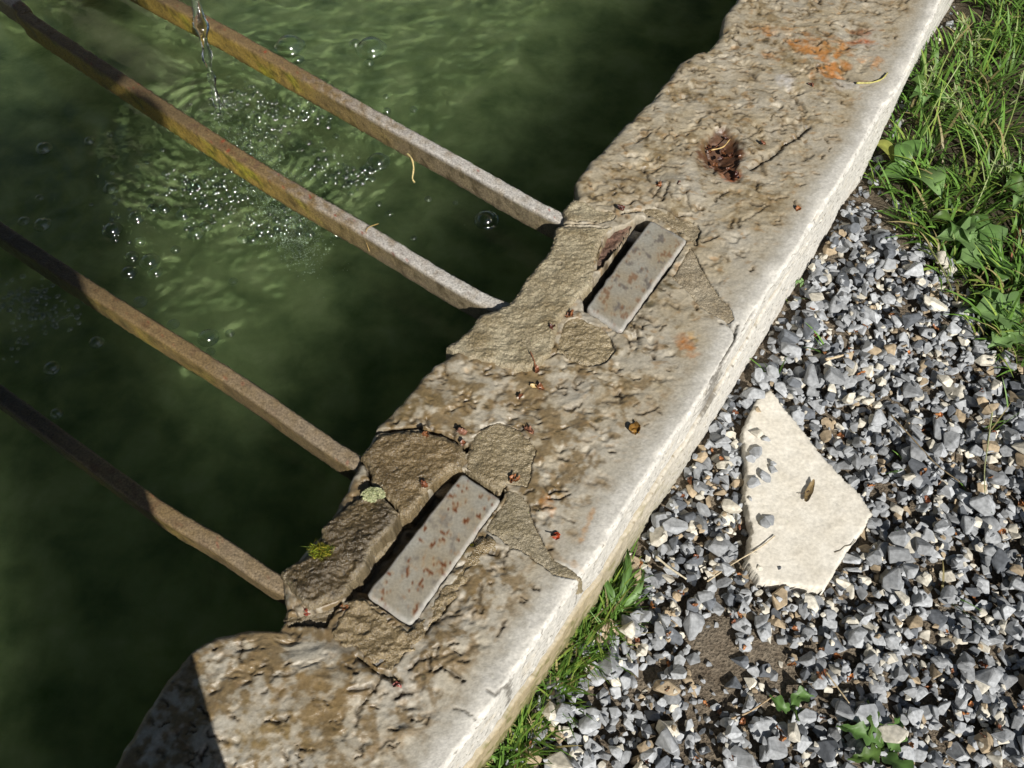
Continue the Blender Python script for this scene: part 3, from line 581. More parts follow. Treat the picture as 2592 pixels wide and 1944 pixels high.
def dome_mesh(name, segs=20, rings=7):
    vs, fs = [], []
    prof = [(1.22, 0.0), (1.08, .06)] + [(math.cos(a), .03 + .80 * math.sin(a)) for a in np.linspace(.12, math.pi / 2 * .97, rings)]
    for r, z in prof:
        for k in range(segs): a = 2 * math.pi * k / segs; vs.append((r * math.cos(a), r * math.sin(a), z))
    for i in range(len(prof) - 1):
        for k in range(segs): fs.append((i * segs + k, i * segs + (k + 1) % segs, (i + 1) * segs + (k + 1) % segs, (i + 1) * segs + k))
    vs.append((0, 0, .83)); t = len(vs) - 1; bs = (len(prof) - 1) * segs
    for k in range(segs): fs.append((bs + k, bs + (k + 1) % segs, t))
    me = bpy.data.meshes.new(name); me.from_pydata(vs, [], fs); me.update(); me.polygons.foreach_set('use_smooth', np.ones(len(fs), bool)); me.materials.append(M_BUB); return me
DOME = dome_mesh('bubble')
BUBBLES = [(111,375,18),(227,357,12),(279,340,8),(281,477,16),(346,551,18),(285,582,20),(292,607,9),(354,611,12),(334,650,14),(379,663,20),(387,529,14),(416,529,14),(463,543,16),(496,590,18),(522,572,14),(478,572,9),(490,563,9),
 (639,606,14),(660,586,14),(615,606,12),(785,592,10),(850,594,12),(444,631,10),(107,568,18),(734,119,35),(754,152,14),(940,123,35),(899,111,14),(934,160,12),(1047,277,9),(977,246,7),(979,281,9),(1084,504,8),(958,516,7),
 (985,541,9),(1231,557,25),(957,410,25),(1153,514,6),(1047,602,7),(393,689,14),(326,689,16),(354,763,14),(438,820,12),(527,855,20),(582,843,9),(590,712,9),(244,865,14),(131,931,16),(533,890,9),(143,1046,12),(60,560,12),(100,500,9),
 (560,513,9),(590,505,9),(520,520,10),(540,470,8),(420,440,10),(412,380,7),(700,560,9),(720,590,7),(760,570,8),(800,575,7),(900,440,10),(915,460,9),(880,470,9),(930,450,7),(830,320,8),(850,345,8),(750,300,7),(700,290,7),(540,560,8),(577,540,9)]
for (px, py, r) in BUBBLES:
    x, y = W(px, py, WZ); i = int(np.argmin((P[:, 0] - x) ** 2 + (P[:, 1] - y) ** 2)); o = bpy.data.objects.new('air_bubble', DOME); COL.objects.link(o)
    sc = r * 0.00062; o.location = (x, y, wz[i] - .0006); o.scale = (sc, sc, sc); o.rotation_euler = (0, 0, rng.uniform(0, 6))
    l1 = 0.548 * (px - 541) + 60; l2 = .61 * (px - 445) + 287; l3 = .645 * (px - 234) + 732
    if (px, py) == (1231, 557): lab = 'lone large glassy bubble on dark water between two bar ends'
    elif r >= 30: lab = 'very large dome bubble on bright green water beyond the first bar'
    elif (px, py) == (957, 410): lab = 'large bubble full of smaller ones near the thin straw'
    elif py < l1: lab = 'small clear bubble on the open water beyond all iron bars'
    elif py < l2: lab = 'clear bubble on water between the two bars under the jet'
    elif py < l3: lab = 'clear bubble on water between the two separate iron hoops'
    else: lab = 'clear bubble on dark water between the two brown bars'
    tag(o, lab, 'bubble', 'air bubbles: ' + lab)
# small bubbles and foam: too many to count
dv = np.array([v.co[:] for v in DOME.vertices]); 
sv, sf, b0 = [], [], 0
segs = 10; prf = [(1.15, 0.0), (.95, .3), (.62, .62), (.2, .8)]
tv = np.array([(r * math.cos(2 * math.pi * k / segs), r * math.sin(2 * math.pi * k / segs), z) for r, z in prf for k in range(segs)]); tf = np.array([(i * segs + k, i * segs + (k + 1) % segs, (i + 1) * segs + (k + 1) % segs, (i + 1) * segs + k) for i in range(3) for k in range(segs)])
CL = [(500,470,45,30,90,4.5),(590,480,60,40,70,4),(640,270,70,30,60,4),(690,300,60,40,60,4),(780,290,50,40,60,4),(820,420,60,40,70,4),(900,450,40,25,60,4.5),(930,430,25,20,40,4),(700,570,120,30,80,4),(560,520,60,40,60,4),(600,240,60,25,60,3),(560,270,30,20,60,3),
      (60,760,70,50,130,3.5),(140,800,60,40,80,3),(40,860,40,60,40,3),(420,480,40,50,30,3.5),(650,360,70,50,90,3),(740,480,90,60,60,3),(300,520,100,90,30,3)]
for cx, cy, rx, ry, nn, rr in CL:
    for k in range(int(nn * .6)):
        x, y = W(rng.normal(cx, rx * .6), rng.normal(cy, ry * .6), WZ); r = rr * rng.uniform(.5, 1.6) * .00078
        sv.append(tv * r + np.array([x, y, WZ + rng.uniform(.0004, .0022)])); sf.append(tf + b0); b0 += len(tv)
foam = mesh_obj('foam', np.vstack(sv), None, M_BUB, None, True, quads=np.vstack(sf)); tag(foam, 'tiny clustered bubbles and foam around the splash in the trough', 'foam', kind='stuff')
# pale cloud of air carried under by the jet
M_AIR, nt, n, l, b = material('drowned_air'); b.inputs['Base Color'].default_value = (.62, .70, .68, 1); b.inputs['Roughness'].default_value = .3
sv, sf, b0 = [], [], 0
ic = [(0, 0, 1), (0, 0, -1), (1, 0, 0), (-1, 0, 0), (0, 1, 0), (0, -1, 0)]; icf = [(0, 2, 4), (0, 4, 3), (0, 3, 5), (0, 5, 2), (1, 4, 2), (1, 3, 4), (1, 5, 3), (1, 2, 5)]
for k in range(2600):
    u = rng.uniform(0, 1) ** .8; cx, cy = 575 + u * 190, 310 + u * 300; x, y = W(rng.normal(cx, 34), rng.normal(cy, 26), WZ); r = rng.uniform(.0005, .0014)
    sv.append(np.array(ic) * r + np.array([x, y, WZ - .006 - rng.exponential(.018)])); sf.append(np.array(icf) + b0); b0 += 6
air = mesh_obj('drowned_air_bubbles', np.vstack(sv), None, M_AIR, None, True, quads=np.vstack(sf)); tag(air, 'milky cloud of fine air bubbles drawn under by the falling water', 'bubbles', kind='stuff')

# the falling water: a broken, beaded jet, and the spout it leaves
p_hit = np.r_[SPL + np.array(W(553, 283, WZ)) - np.array(W(575, 300, WZ)), WZ]
top_w = np.array([*W(484, -60, WZ + .15), WZ + .15])
spout_tip = top_w + (top_w - p_hit) * 0.75 + np.array([0.012, 0.01, .11])
jp = smooth_path([p_hit - np.array([0, 0, .004]), p_hit * .6 + top_w * .4, top_w, spout_tip], .0025)
vs, fs = [], []; sg = 12
zz = (jp[:, 2] - WZ)
rad = .0022 + .0016 * np.clip(zz / .15, 0, 2) + .0030 * np.exp(-((zz - .128) / .02) ** 2) + .0042 * np.exp(-((zz - .098) / .010) ** 2) + .0036 * np.exp(-((zz - .062) / .008) ** 2) + .0024 * np.exp(-((zz - .038) / .006) ** 2) + .0015 * np.exp(-((zz - .012) / .01) ** 2)
rad *= 1.35; rad *= 1 + .35 * fbm(np.c_[zz, zz * 0, zz * 0], 90, 2, 330)
for i, p in enumerate(jp):
    for k in range(sg):
        a = 2 * math.pi * k / sg + i * .12; e_ = 1 + .3 * math.sin(2 * a + i * .15)
        vs.append((p[0] + rad[i] * e_ * math.cos(a), p[1] + rad[i] * math.sin(a), p[2]))
for i in range(len(jp) - 1):
    for k in range(sg): fs.append((i * sg + k, i * sg + (k + 1) % sg, (i + 1) * sg + (k + 1) % sg, (i + 1) * sg + k))
fs.append(tuple(range(sg - 1, -1, -1))); fs.append(tuple(range((len(jp) - 1) * sg, len(jp) * sg)))
jet = mesh_obj('water_jet', vs, fs, M_DROP, None, True); tag(jet, 'thin clear jet of falling water striking the trough between two bars', 'water jet')
sv, sf, b0 = [], [], 0
bm = bmesh.new(); bmesh.ops.create_icosphere(bm, subdivisions=2, radius=1); bm.verts.index_update(); iv = np.array([v.co[:] for v in bm.verts]); ifc = np.array([[v.index for v in f.verts] for f in bm.faces]); bm.free()
for k in range(90):
    a = rng.uniform(0, 6.28); q = abs(rng.normal(0, .035)); r = rng.uniform(.0006, .0019)
    sv.append(iv * r * np.array([1, 1, rng.uniform(.8, 1.6)]) + np.array([p_hit[0] + .012 + q * math.cos(a), p_hit[1] + .006 + q * math.sin(a), WZ + rng.uniform(.0005, .022)])); sf.append(ifc + b0); b0 += len(iv)
for k in range(40):
    x, y = W(rng.uniform(300, 1500), rng.uniform(20, 900), WZ); r = rng.uniform(.0005, .0009)
    sv.append(iv * r + np.array([x, y, WZ + .003])); sf.append(ifc + b0); b0 += len(iv)
spl = mesh_obj('splash_drops', np.vstack(sv), None, M_DROP, None, True, quads=np.vstack(sf)); tag(spl, 'fine clear droplets thrown up where the water jet lands', 'water drops', kind='stuff')
M_PIPE = flat_mat('spout_metal', (.16, .12, .08), .45, .4, 40)
sp = empty('spout_pipe', tuple(spout_tip)); tag(sp, 'dark metal spout pipe pouring water into the trough', 'spout')
pp = smooth_path([spout_tip + np.array([0, 0, -.005]), spout_tip + np.array([-.02, .03, .03]), spout_tip + np.array([-.10, .15, .05]), spout_tip + np.array([-.32, .48, .05])], .01)
vs, fs = [], []; sg = 16
tn = np.gradient(pp, axis=0); tn /= np.linalg.norm(tn, axis=1)[:, None]; sdv = np.cross(tn, [0.3, 0.2, 1]); sdv /= np.linalg.norm(sdv, axis=1)[:, None]; uv = np.cross(sdv, tn)
for i in range(len(pp)):
    for k in range(sg): a = 2 * math.pi * k / sg; vs.append(pp[i] + .013 * (math.cos(a) * sdv[i] + math.sin(a) * uv[i]))
for i in range(len(pp) - 1):
    for k in range(sg): fs.append((i * sg + k, i * sg + (k + 1) % sg, (i + 1) * sg + (k + 1) % sg, (i + 1) * sg + k))
mesh_obj('pipe', vs, fs, M_PIPE, sp, True)
vs, fs = [], []
for i, (r, q) in enumerate(((.012, 0), (.02, 0), (.02, .02), (.012, .02))):
    for k in range(sg): a = 2 * math.pi * k / sg; vs.append(pp[-1] + tn[-1] * (q - .03) + r * (math.cos(a) * sdv[-1] + math.sin(a) * uv[-1]))
for i in range(4):
    for k in range(sg): fs.append((i * sg + k, i * sg + (k + 1) % sg, ((i + 1) % 4) * sg + (k + 1) % sg, ((i + 1) % 4) * sg + k))
mesh_obj('collar', vs, fs, M_PIPE, sp, False)
# stone pillar that carries the spout, beyond the far wall
pb = pp[-1][:2] + tn[-1][:2] * .10
bm = bmesh.new(); 
for (hw, z0, z1) in ((.15, GZ - .05, GZ + .12), (.12, GZ + .12, .62), (.145, .62, .70)):
    r = bmesh.ops.create_cube(bm, size=1); 
    for v in r['verts']: v.co = Vector((pb[0], pb[1], 0)) + Vector((v.co.x * 2 * hw, v.co.y * 2 * hw, z0 if v.co.z < 0 else z1))
bmesh.ops.bevel(bm, geom=bm.edges[:], offset=.012, segments=2, affect='EDGES'); bm.verts.index_update()
pil = mesh_obj('spout_pillar', [v.co[:] for v in bm.verts], [[v.index for v in f.verts] for f in bm.faces], M_RIMFAR, None, False); bm.free()
tag(pil, 'square stone pillar carrying the spout pipe of the trough', 'pillar')

# ------------------------------------------------------------------ ground
def smask(P, poly_px, soft=.03): return sstep(-soft, soft, sdf(P, WA(poly_px, GZ)))
GRASS_POLY = [(2450,-120),(2395,40),(2290,190),(2235,330),(2215,420),(2260,520),(2330,600),(2400,700),(2500,860),(2592,960),(2760,1000),(2900,-200)]
DIRT_POLYS = [[(1740,1600),(1840,1560),(1900,1640),(1880,1760),(1840,1850),(1760,1840),(1730,1720)], [(1900,1640),(2010,1640),(2040,1760),(1930,1800)], [(2190,440),(2260,470),(2340,600),(2290,640),(2200,560)]]
gx = np.arange(-.35, 1.7, .006); gy = np.arange(-.35, 2.4, .006); X, Y = np.meshgrid(gx, gy, indexing='ij'); P = np.stack([X.ravel(), Y.ravel()], 1)
ss_, tt_ = xy2st(P); keepv = tt_ > t_out(ss_) - .012
P3 = np.c_[P, np.zeros(len(P))]; gn = fbm(P3, 14, 4, 400); gn2 = fbm(P3, 90, 3, 401)
gz = GZ - .008 + gn * .008 + gn2 * .0025
cc = mix(np.tile(np.array([.105, .082, .058]), (len(P), 1)), np.array([.19, .16, .12]), np.clip(.4 + gn2 * .9 + gn * .5, 0, 1))
gm = smask(P, GRASS_POLY, .05); cc = mix(cc, np.array([.035, .03, .016]), gm * .85)
nx, ny = X.shape; K = keepv.reshape(nx, ny); cell = K[:-1, :-1] & K[1:, :-1] & K[1:, 1:] & K[:-1, 1:]; I = np.arange(nx * ny).reshape(nx, ny)
q = np.stack([I[:-1, :-1], I[1:, :-1], I[1:, 1:], I[:-1, 1:]], 2)[cell]; used = np.unique(q); rm = np.full(nx * ny, -1); rm[used] = np.arange(len(used))
soil = mesh_obj('soil', np.c_[P, gz][used], None, M_SOIL, None, True, cc[used], {'Rough': np.full(len(used), .9)}, rm[q]); tag(soil, kind='structure')
# wide ground sheet around the trough
M_GROUND = flat_mat('meadow', (.06, .085, .025), .95, .5, 3.0, spec=.1)
R = 60.0; hs0, hs1, ht0, ht1 = END0 - .10, END1 + .10, FAR_T - .25, -.19
rect = [hs0 * ES + ht0 * ET, hs1 * ES + ht0 * ET, hs1 * ES + ht1 * ET, hs0 * ES + ht1 * ET]; outr = [-R * ES - R * ET, R * ES - R * ET, R * ES + R * ET, -R * ES + R * ET]
vv = [(*p, GZ - .03) for p in rect + outr]
ground = mesh_obj('ground', vv, [(0, 4, 5, 1), (1, 5, 6, 2), (2, 6, 7, 3), (3, 7, 4, 0)], M_GROUND, None, False); tag(ground, kind='structure')

# flagstone bedded in the gravel
FLAG = [(1951,984),(1985,1030),(2030,1085),(2085,1155),(2140,1215),(2175,1245),(2209,1301),(2185,1342),(2140,1400),(2087,1492),(2040,1486),(1985,1478),(1925,1468),(1890,1420),(1905,1340),(1885,1260),(1890,1180),(1880,1090),(1915,1010)]
flag = empty('flagstone', (*W(2020, 1270, GZ), GZ)); tag(flag, 'flat cream angular flagstone lying in the grey gravel', 'flagstone')
FLZ = GZ + .015
patch('slab', FLAG, FLZ, np.array([.66, .63, .56]), np.array([.57, .53, .45]), .0016, rough=.75, thick=.034, step=.002, freq=40, edge=.0012, seed=20, parent=flag, mat=M_FLAG, jag=.0022, speck=.35)

# gravel
def stone_mesh(k, rg):
    bm = bmesh.new(); n_ = rg.integers(9, 15)
    fl = rg.uniform(.36, .66); el = rg.uniform(.62, .95); p3 = rg.normal(0, 1, (n_, 3)); p3 /= np.linalg.norm(p3, axis=1)[:, None]
    p3 *= rg.uniform(.86, 1.08, (n_, 1)); p3 = np.sign(p3) * np.abs(p3) ** .85
    for p in p3: bm.verts.new((p[0], p[1] * el, p[2] * fl))
    r = bmesh.ops.convex_hull(bm, input=bm.verts[:]); bmesh.ops.delete(bm, geom=[v for v in bm.verts if not v.link_faces], context='VERTS')
    bmesh.ops.dissolve_limit(bm, angle_limit=.20, verts=bm.verts[:], edges=bm.edges[:])
    bmesh.ops.bevel(bm, geom=bm.edges[:], offset=.055, segments=1, affect='EDGES', clamp_overlap=True)
    bmesh.ops.triangulate(bm, faces=bm.faces[:]); bmesh.ops.recalc_face_normals(bm, faces=bm.faces[:]); bm.verts.index_update()
    co = np.array([v.co[:] for v in bm.verts]); fa = np.array([[v.index for v in f.verts] for f in bm.faces]); bm.free()
    return co, fa, (1.0, el, fl)
STONES = [stone_mesh(k, rng) for k in range(36)]
M_PEB_O = flat_mat('gravel_stone_single', (1, 1, 1), .8, .28, 3.5, spec=.3, use_objcol=True, bump=.25)
M_PEB = attr_mat('gravel_mass', fine=160, var=.26, bump=.35, bscale=300, dist=.0008, rough=.8, use_rough=False, spec=.3)
def stone_col(rg):
    u = rg.uniform()
    if u < .68: c_ = np.array([.315, .328, .342]) * rg.uniform(.62, 1.35)
    elif u < .81: c_ = np.array([.60, .565, .48]) * rg.uniform(.75, 1.12)
    elif u < .88: c_ = np.array([.38, .30, .20]) * rg.uniform(.75, 1.15)
    else: c_ = np.array([.115, .125, .14]) * rg.uniform(.8, 1.3)
    return c_
# height map packing
HS = .003; hx0, hy0 = -.12, .08; NX, NY = int(1.35 / HS), int(1.75 / HS); HM = np.full((NX, NY), GZ - .006)
gxh = hx0 + np.arange(NX) * HS; gyh = hy0 + np.arange(NY) * HS
XX, YY = np.meshgrid(gxh, gyh, indexing='ij'); PP = np.stack([XX.ravel(), YY.ravel()], 1)
GM = smask(PP, GRASS_POLY, .04).reshape(NX, NY); DM = np.zeros(NX * NY)
for dp in DIRT_POLYS: DM = np.maximum(DM, smask(PP, dp, .03))
DM = DM.reshape(NX, NY); fl_in = sdf(PP, WA(FLAG, FLZ)).reshape(NX, NY); HM = np.where(fl_in > 0, FLZ, HM)
s_h, t_h = xy2st(PP); OUTD = (t_h - t_out(s_h)).reshape(NX, NY)      # distance outward from the wall
VIEWPAD = .05
placed = []
FLX, FLY = W(1930, 1230, FLZ)
x_ = lambda i: gxh[i]
flag_mid = lambda j: FLX + .02
def place(size, n_):
    cnt = 0
    for _ in range(n_ * 4):
        if cnt >= n_: break
        i, j = rng.integers(4, NX - 4), rng.integers(4, NY - 4)
        r = size * rng.uniform(.75, 1.3)
        if OUTD[i, j] < r * .8 + .002: continue
        if rng.uniform() < GM[i, j] * 1.02 or (rng.uniform() < DM[i, j] * (.80 if size < .006 else .93)): continue
        f = fl_in[i, j]
        if f > -.004 and rng.uniform() > (.10 if (f > .002 and x_(i) < flag_mid(j)) else .0): continue
        # keep the right side of the flag clear
        x, y = gxh[i], gyh[j]
        k = rng.integers(len(STONES)); co, fa, ext = STONES[k]; a = rng.uniform(0, 6.28)
        ri = int(r / HS) + 1; sl = (slice(max(0, i - ri), i + ri + 1), slice(max(0, j - ri), j + ri + 1))
        dx, dy = XX[sl] - x, YY[sl] - y; u = (dx * math.cos(a) + dy * math.sin(a)) / r; v = (-dx * math.sin(a) + dy * math.cos(a)) / (r * ext[1]); q2 = u * u + v * v
        m = q2 < .8
        if not m.any(): continue
        hh = HM[sl][m]; base = np.percentile(hh, 55)
        if base > GZ + .020: continue
        c_ = r * ext[2]; zc = base + c_ * .45
        HM[sl] = np.where(q2 < 1, np.maximum(HM[sl], zc + c_ * .8 * np.sqrt(np.clip(1 - q2, 0, 1))), HM[sl])
        placed.append((x, y, zc, r, a, k, rng.uniform(-.35, .35), rng.uniform(-.35, .35), stone_col(rng))); cnt += 1
place(.0050, 2600); place(.0085, 3600); place(.0115, 3000); place(.0170, 380); place(.0045, 3200)
def in_view(x, y, z):
    dx, dy, dz = x, y, z - CAMH; cy = dy * CT + dz * ST; cz = -dy * ST + dz * CT
    return abs(dx / -cz) * FPX < 1296 and abs(cy / -cz) * FPX < 972, -cz
sizes = []
for p in placed:
    iv_, dep = in_view(p[0], p[1], p[2]); sizes.append(p[3] / dep * (1 if iv_ else 0))
order = np.argsort(-np.array(sizes)); solo = set(order[:300].tolist())
gravel = empty('gravel_bed', (.5, .8, GZ)); tag(gravel, 'bed of angular grey and cream crushed gravel beside the trough', 'gravel', kind='structure')
SM = []
for k, (co, fa, ext) in enumerate(STONES):
    me = bpy.data.meshes.new('stone'); me.from_pydata([tuple(map(float, v)) for v in co], [], [tuple(map(int, f)) for f in fa]); me.update(); me.materials.append(M_PEB_O); SM.append(me)
av, af, ac, b0 = [], [], [], 0
for idx, (x, y, z, r, a, k, rx, ry, col) in enumerate(placed):
    if idx in solo:
        o = bpy.data.objects.new('stone', SM[k]); COL.objects.link(o); o.parent = gravel; o.location = (x - .5, y - .8, z - GZ); o.rotation_euler = (rx, ry, a); o.scale = (r, r, r); o.color = (*col, 1)
    else:
        M = np.array(Euler((rx, ry, a)).to_matrix()); co, fa, ext = STONES[k]
        av.append(co * r @ M.T + np.array([x, y, z])); af.append(fa + b0); b0 += len(co); ac.append(np.tile(col, (len(co), 1)))
g = mesh_obj('gravel', np.vstack(av), None, M_PEB, gravel, False, np.vstack(ac), None, np.vstack(af)); g['kind'] = 'stuff'
print('stones', len(placed), 'tris', sum(len(f) for f in af))
def top_at(x, y):
    i, j = int((x - hx0) / HS), int((y - hy0) / HS)
    return float(HM[i, j]) if 0 <= i < NX and 0 <= j < NY else GZ

# ------------------------------------------------------------------ plants
def leaf_mat(name):
    m, nt, n, l, b = material(name)
    at = n.new('ShaderNodeAttribute'); at.attribute_name = 'Col'; l.new(at.outputs['Color'], b.inputs['Base Color'])
    b.inputs['Roughness'].default_value = .45; b.inputs['Specular IOR Level'].default_value = .35
    tl = n.new('ShaderNodeBsdfTranslucent'); l.new(at.outputs['Color'], tl.inputs['Color'])
    mx = n.new('ShaderNodeMixShader'); mx.inputs[0].default_value = .3; l.new(b.outputs[0], mx.inputs[1]); l.new(tl.outputs[0], mx.inputs[2]); l.new(mx.outputs[0], n['Material Output'].inputs['Surface']); return m
M_GRASS = leaf_mat('grass_blades'); M_LEAF = leaf_mat('weed_leaf')
gv, gf, gc = [], [], []
def blade(x, y, z, ln, w, az, lean, col, curl=1.0, nseg=5):
    b0 = len(gv); d = np.array([math.cos(az), math.sin(az), 0]); sd = np.array([-d[1], d[0], 0]); p = np.array([x, y, z]); ang = lean
    for k in range(nseg + 1):
        u = k / nseg; ww = w * (1 - u ** 2.2) * (.75 + .25 * min(1, u * 4)) + .0001
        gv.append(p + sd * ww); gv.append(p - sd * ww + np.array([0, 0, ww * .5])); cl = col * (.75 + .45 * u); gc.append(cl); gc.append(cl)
        p = p + ln / nseg * (d * math.sin(ang) + np.array([0, 0, math.cos(ang)])); ang += curl * .75 / nseg
    for k in range(nseg): gf.append((b0 + 2 * k, b0 + 2 * k + 1, b0 + 2 * k + 3, b0 + 2 * k + 2))
def gcol():
    u = rng.uniform()
    if u < .72: return np.array([.105, .205, .035]) * rng.uniform(.45, 1.6)
    if u < .9: return np.array([.23, .32, .06]) * rng.uniform(.7, 1.3)
    return np.array([.34, .29, .13]) * rng.uniform(.6, 1.2)
def clump(cx, cy, r, n_, ln, w=.0016):
    for k in range(n_):
        a = rng.uniform(0, 6.28); q = r * math.sqrt(rng.uniform()); x, y = cx + q * math.cos(a), cy + q * math.sin(a)
        sx, tx = xy2st(np.array([[x, y]])); 
        if tx[0] < t_out(sx)[0] + .006: continue
        az = a + rng.normal(0, .7); blade(x, y, GZ - .006, ln * rng.uniform(.5, 1.3), w * rng.uniform(.6, 1.4), az, rng.uniform(.15, .9), gcol(), rng.uniform(.4, 1.9))
gp = WA(GRASS_POLY, GZ); glo, ghi = gp.min(0), gp.max(0); k = 0
while k < 165:
    x, y = rng.uniform(glo[0], min(ghi[0], 1.5)), rng.uniform(glo[1], min(ghi[1], 2.1))
    if sdf(np.array([[x, y]]), gp)[0] < .01: continue
    clump(x, y, .03, 16, rng.uniform(.045, .105), .0021); k += 1
for k in range(30):                                     # margin of the grass over gravel
    px = rng.uniform(2200, 2592); py = 420 + (px - 2200) * 1.25 + rng.normal(0, 30); x, y = W(px, py, GZ); clump(x, y, .012, 7, .05)
for (px, py, n_, ln) in [(1590,1425,14,.04),(1570,1480,40,.055),(1545,1510,60,.06),(1530,1550,70,.06),(1500,1580,80,.06),(1560,1560,50,.05),(1480,1620,70,.06),(1455,1655,70,.055),(1440,1700,60,.05),(1410,1730,50,.05),(1500,1660,40,.05),
                         (1380,1770,40,.045),(1350,1810,50,.05),(1330,1850,50,.055),(1300,1890,60,.06),(1280,1930,60,.06),(1250,1970,50,.06),(1350,1890,30,.05),(1560,1620,20,.05),(1420,1780,24,.05)]:
    x, y = W(px, py, GZ); clump(x, y, .016, n_, ln * .8, .0013)
for (px, py) in [(2100,900),(2500,1100),(2450,1250),(2300,1180),(2380,1500),(2560,1060),(2000,760),(1960,960)]:
    x, y = W(px, py, GZ); clump(x, y, .004, 3, .06, .0011)
for (p0, p1, bow) in [((2440,600),(2600,150),.05),((2330,330),(2480,90),.03),((2300,400),(2420,230),.02),((2500,500),(2420,260),.02),((2350,240),(2440,60),.02),((2420,480),(2560,420),.02),((2310,300),(2360,180),.02)]:   # long stems with seed heads
    a = np.r_[W(*p0, GZ), GZ]; b_ = np.r_[W(*p1, GZ + .11), GZ + .11]; pth = smooth_path([a, (a + b_) / 2 + [0, 0, bow], b_], .012); b0 = len(gv)
    for i, p in enumerate(pth):
        gv.append(p + [.0009, 0, 0]); gv.append(p - [.0009, 0, 0]); gc += [np.array([.26, .34, .10])] * 2
    for i in range(len(pth) - 1): gf.append((b0 + 2 * i, b0 + 2 * i + 1, b0 + 2 * i + 3, b0 + 2 * i + 2))
    for t in range(26):
        i = len(pth) - 1 - rng.integers(0, max(2, int(len(pth) * .35))); p = pth[i]; blade(p[0], p[1], p[2], rng.uniform(.006, .018), .0011, rng.uniform(0, 6.28), rng.uniform(.6, 1.6), np.array([.36, .42, .20]) * rng.uniform(.7, 1.2), .3, 2)
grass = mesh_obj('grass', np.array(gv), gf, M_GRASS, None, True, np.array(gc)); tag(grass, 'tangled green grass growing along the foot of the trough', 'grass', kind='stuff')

def weed(name, px, py, leaves, label, cat='weed', zoff=.0):
    x, y = W(px, py, GZ); root = empty(name, (x, y, GZ)); tag(root, label, cat)
    for (az, ln, w, lobes, colr, lift) in leaves:
        az = math.radians(az); n_ = 18; vs, fs, cs = [], [], []
        d = np.array([math.cos(az), math.sin(az)]); sd = np.array([-d[1], d[0]]); ph = rng.uniform(0, 6)
        for k in range(n_ + 1):
            u = k / n_; wd = w * math.sin(math.pi * min(1, u ** .8 * .97 + .03)) * (1 + (.38 * math.sin(u * lobes * 6.28 + ph) if lobes else 0)); wd = max(wd, .0012)
            zc = GZ + .006 + lift * math.sin(u * 2.4) + zoff; q = np.array([x, y]) + d * ln * u + sd * .006 * math.sin(u * 3 + ph)
            for jj, t in enumerate((-1, -.5, 0, .5, 1)):
                vs.append((*(q + sd * wd * t), zc + abs(t) * wd * .35 + .002 * math.sin(9 * u + t * 3 + ph))); cs.append(np.array(colr) * (1.35 if jj == 2 else 1.0) * rng.uniform(.92, 1.08))
        for k in range(n_):
            for jj in range(4): fs.append((k * 5 + jj, k * 5 + jj + 1, (k + 1) * 5 + jj + 1, (k + 1) * 5 + jj))
        mesh_obj('leaf', vs, fs, M_LEAF, root, True, np.array(cs))
    return root
G1, G2, G3 = (.10, .19, .05), (.17, .28, .10), (.08, .14, .03)
weed('broadleaf_weed', 2290, 455, [(-60,.075,.026,0,(.19,.31,.11),.03),(200,.05,.02,0,G1,.02),(100,.06,.016,0,G1,.03)], 'broad smooth pale green leaves at the grass edge nearest the trough wall')
weed('plantain', 2260, 430, [(150,.05,.014,0,(.24,.26,.06),.03),(40,.06,.016,0,G1,.03),(230,.035,.012,0,G3,.01)], 'yellowing curled plantain leaves against the trough wall under grass', 'weed')
weed('dandelion', 2520, 650, [(165,.10,.028,3,G2,.02),(200,.08,.024,3,G2,.01),(120,.08,.022,2,G1,.02),(250,.07,.02,3,G1,.015)], 'dandelion rosette with wide toothed leaves between grass and gravel')
weed('dandelion', 2600, 830, [(175,.10,.026,4,G2,.02),(215,.09,.022,4,G2,.01),(140,.09,.02,3,G1,.02)], 'dandelion rosette on gravel with deeply notched bright leaves, beside the reddish stem')
weed('dandelion', 2235, 1900, [(150,.06,.011,4,G1,.016),(110,.055,.009,3,G3,.016),(50,.04,.010,3,G1,.016),(190,.05,.009,4,G3,.014),(300,.05,.010,3,G1,.016)], 'low notched dandelion leaves in gravel past the bare soil patch')
for (px, py, az0, lab) in [(2330,260,200,'broad oval weed leaves half hidden in tall grass near the rim corner'), (2575,520,170,'wide pale dock leaves among the grass above the dandelions'), (2410,590,230,'spread of dull green leaves where grass thins into soil')]:
    weed('broadleaf_weed', px, py, [(az0 + q, .034 + .016 * rng.uniform(), .010 + .005 * rng.uniform(), 0, [G1, G2, G3][k % 3], .03) for k, q in enumerate((0, 55, -60, 120)[:2 if 'pair' in lab else 4])], lab)
weed('seedling', 2000, 1790, [(20,.03,.009,2,G1,.006),(160,.028,.008,2,G1,.006),(280,.02,.007,0,G3,.005)], 'small green seedling on the bare soil patch among gravel')
weed('seedling', 2015, 740, [(10,.008,.004,0,G2,.004),(190,.008,.004,0,G2,.004),(100,.007,.004,0,G2,.004)], 'tiny two-leaved green sprout in gravel close against the trough wall', zoff=.012)
weed('narrow_leaf_weed', 1570, 1560, [(85,.085,.006,0,G1,.02),(60,.06,.005,0,G2,.02),(110,.06,.005,0,G1,.02)], 'weed with long dark lance-shaped leaves in the grass strip by the wall')

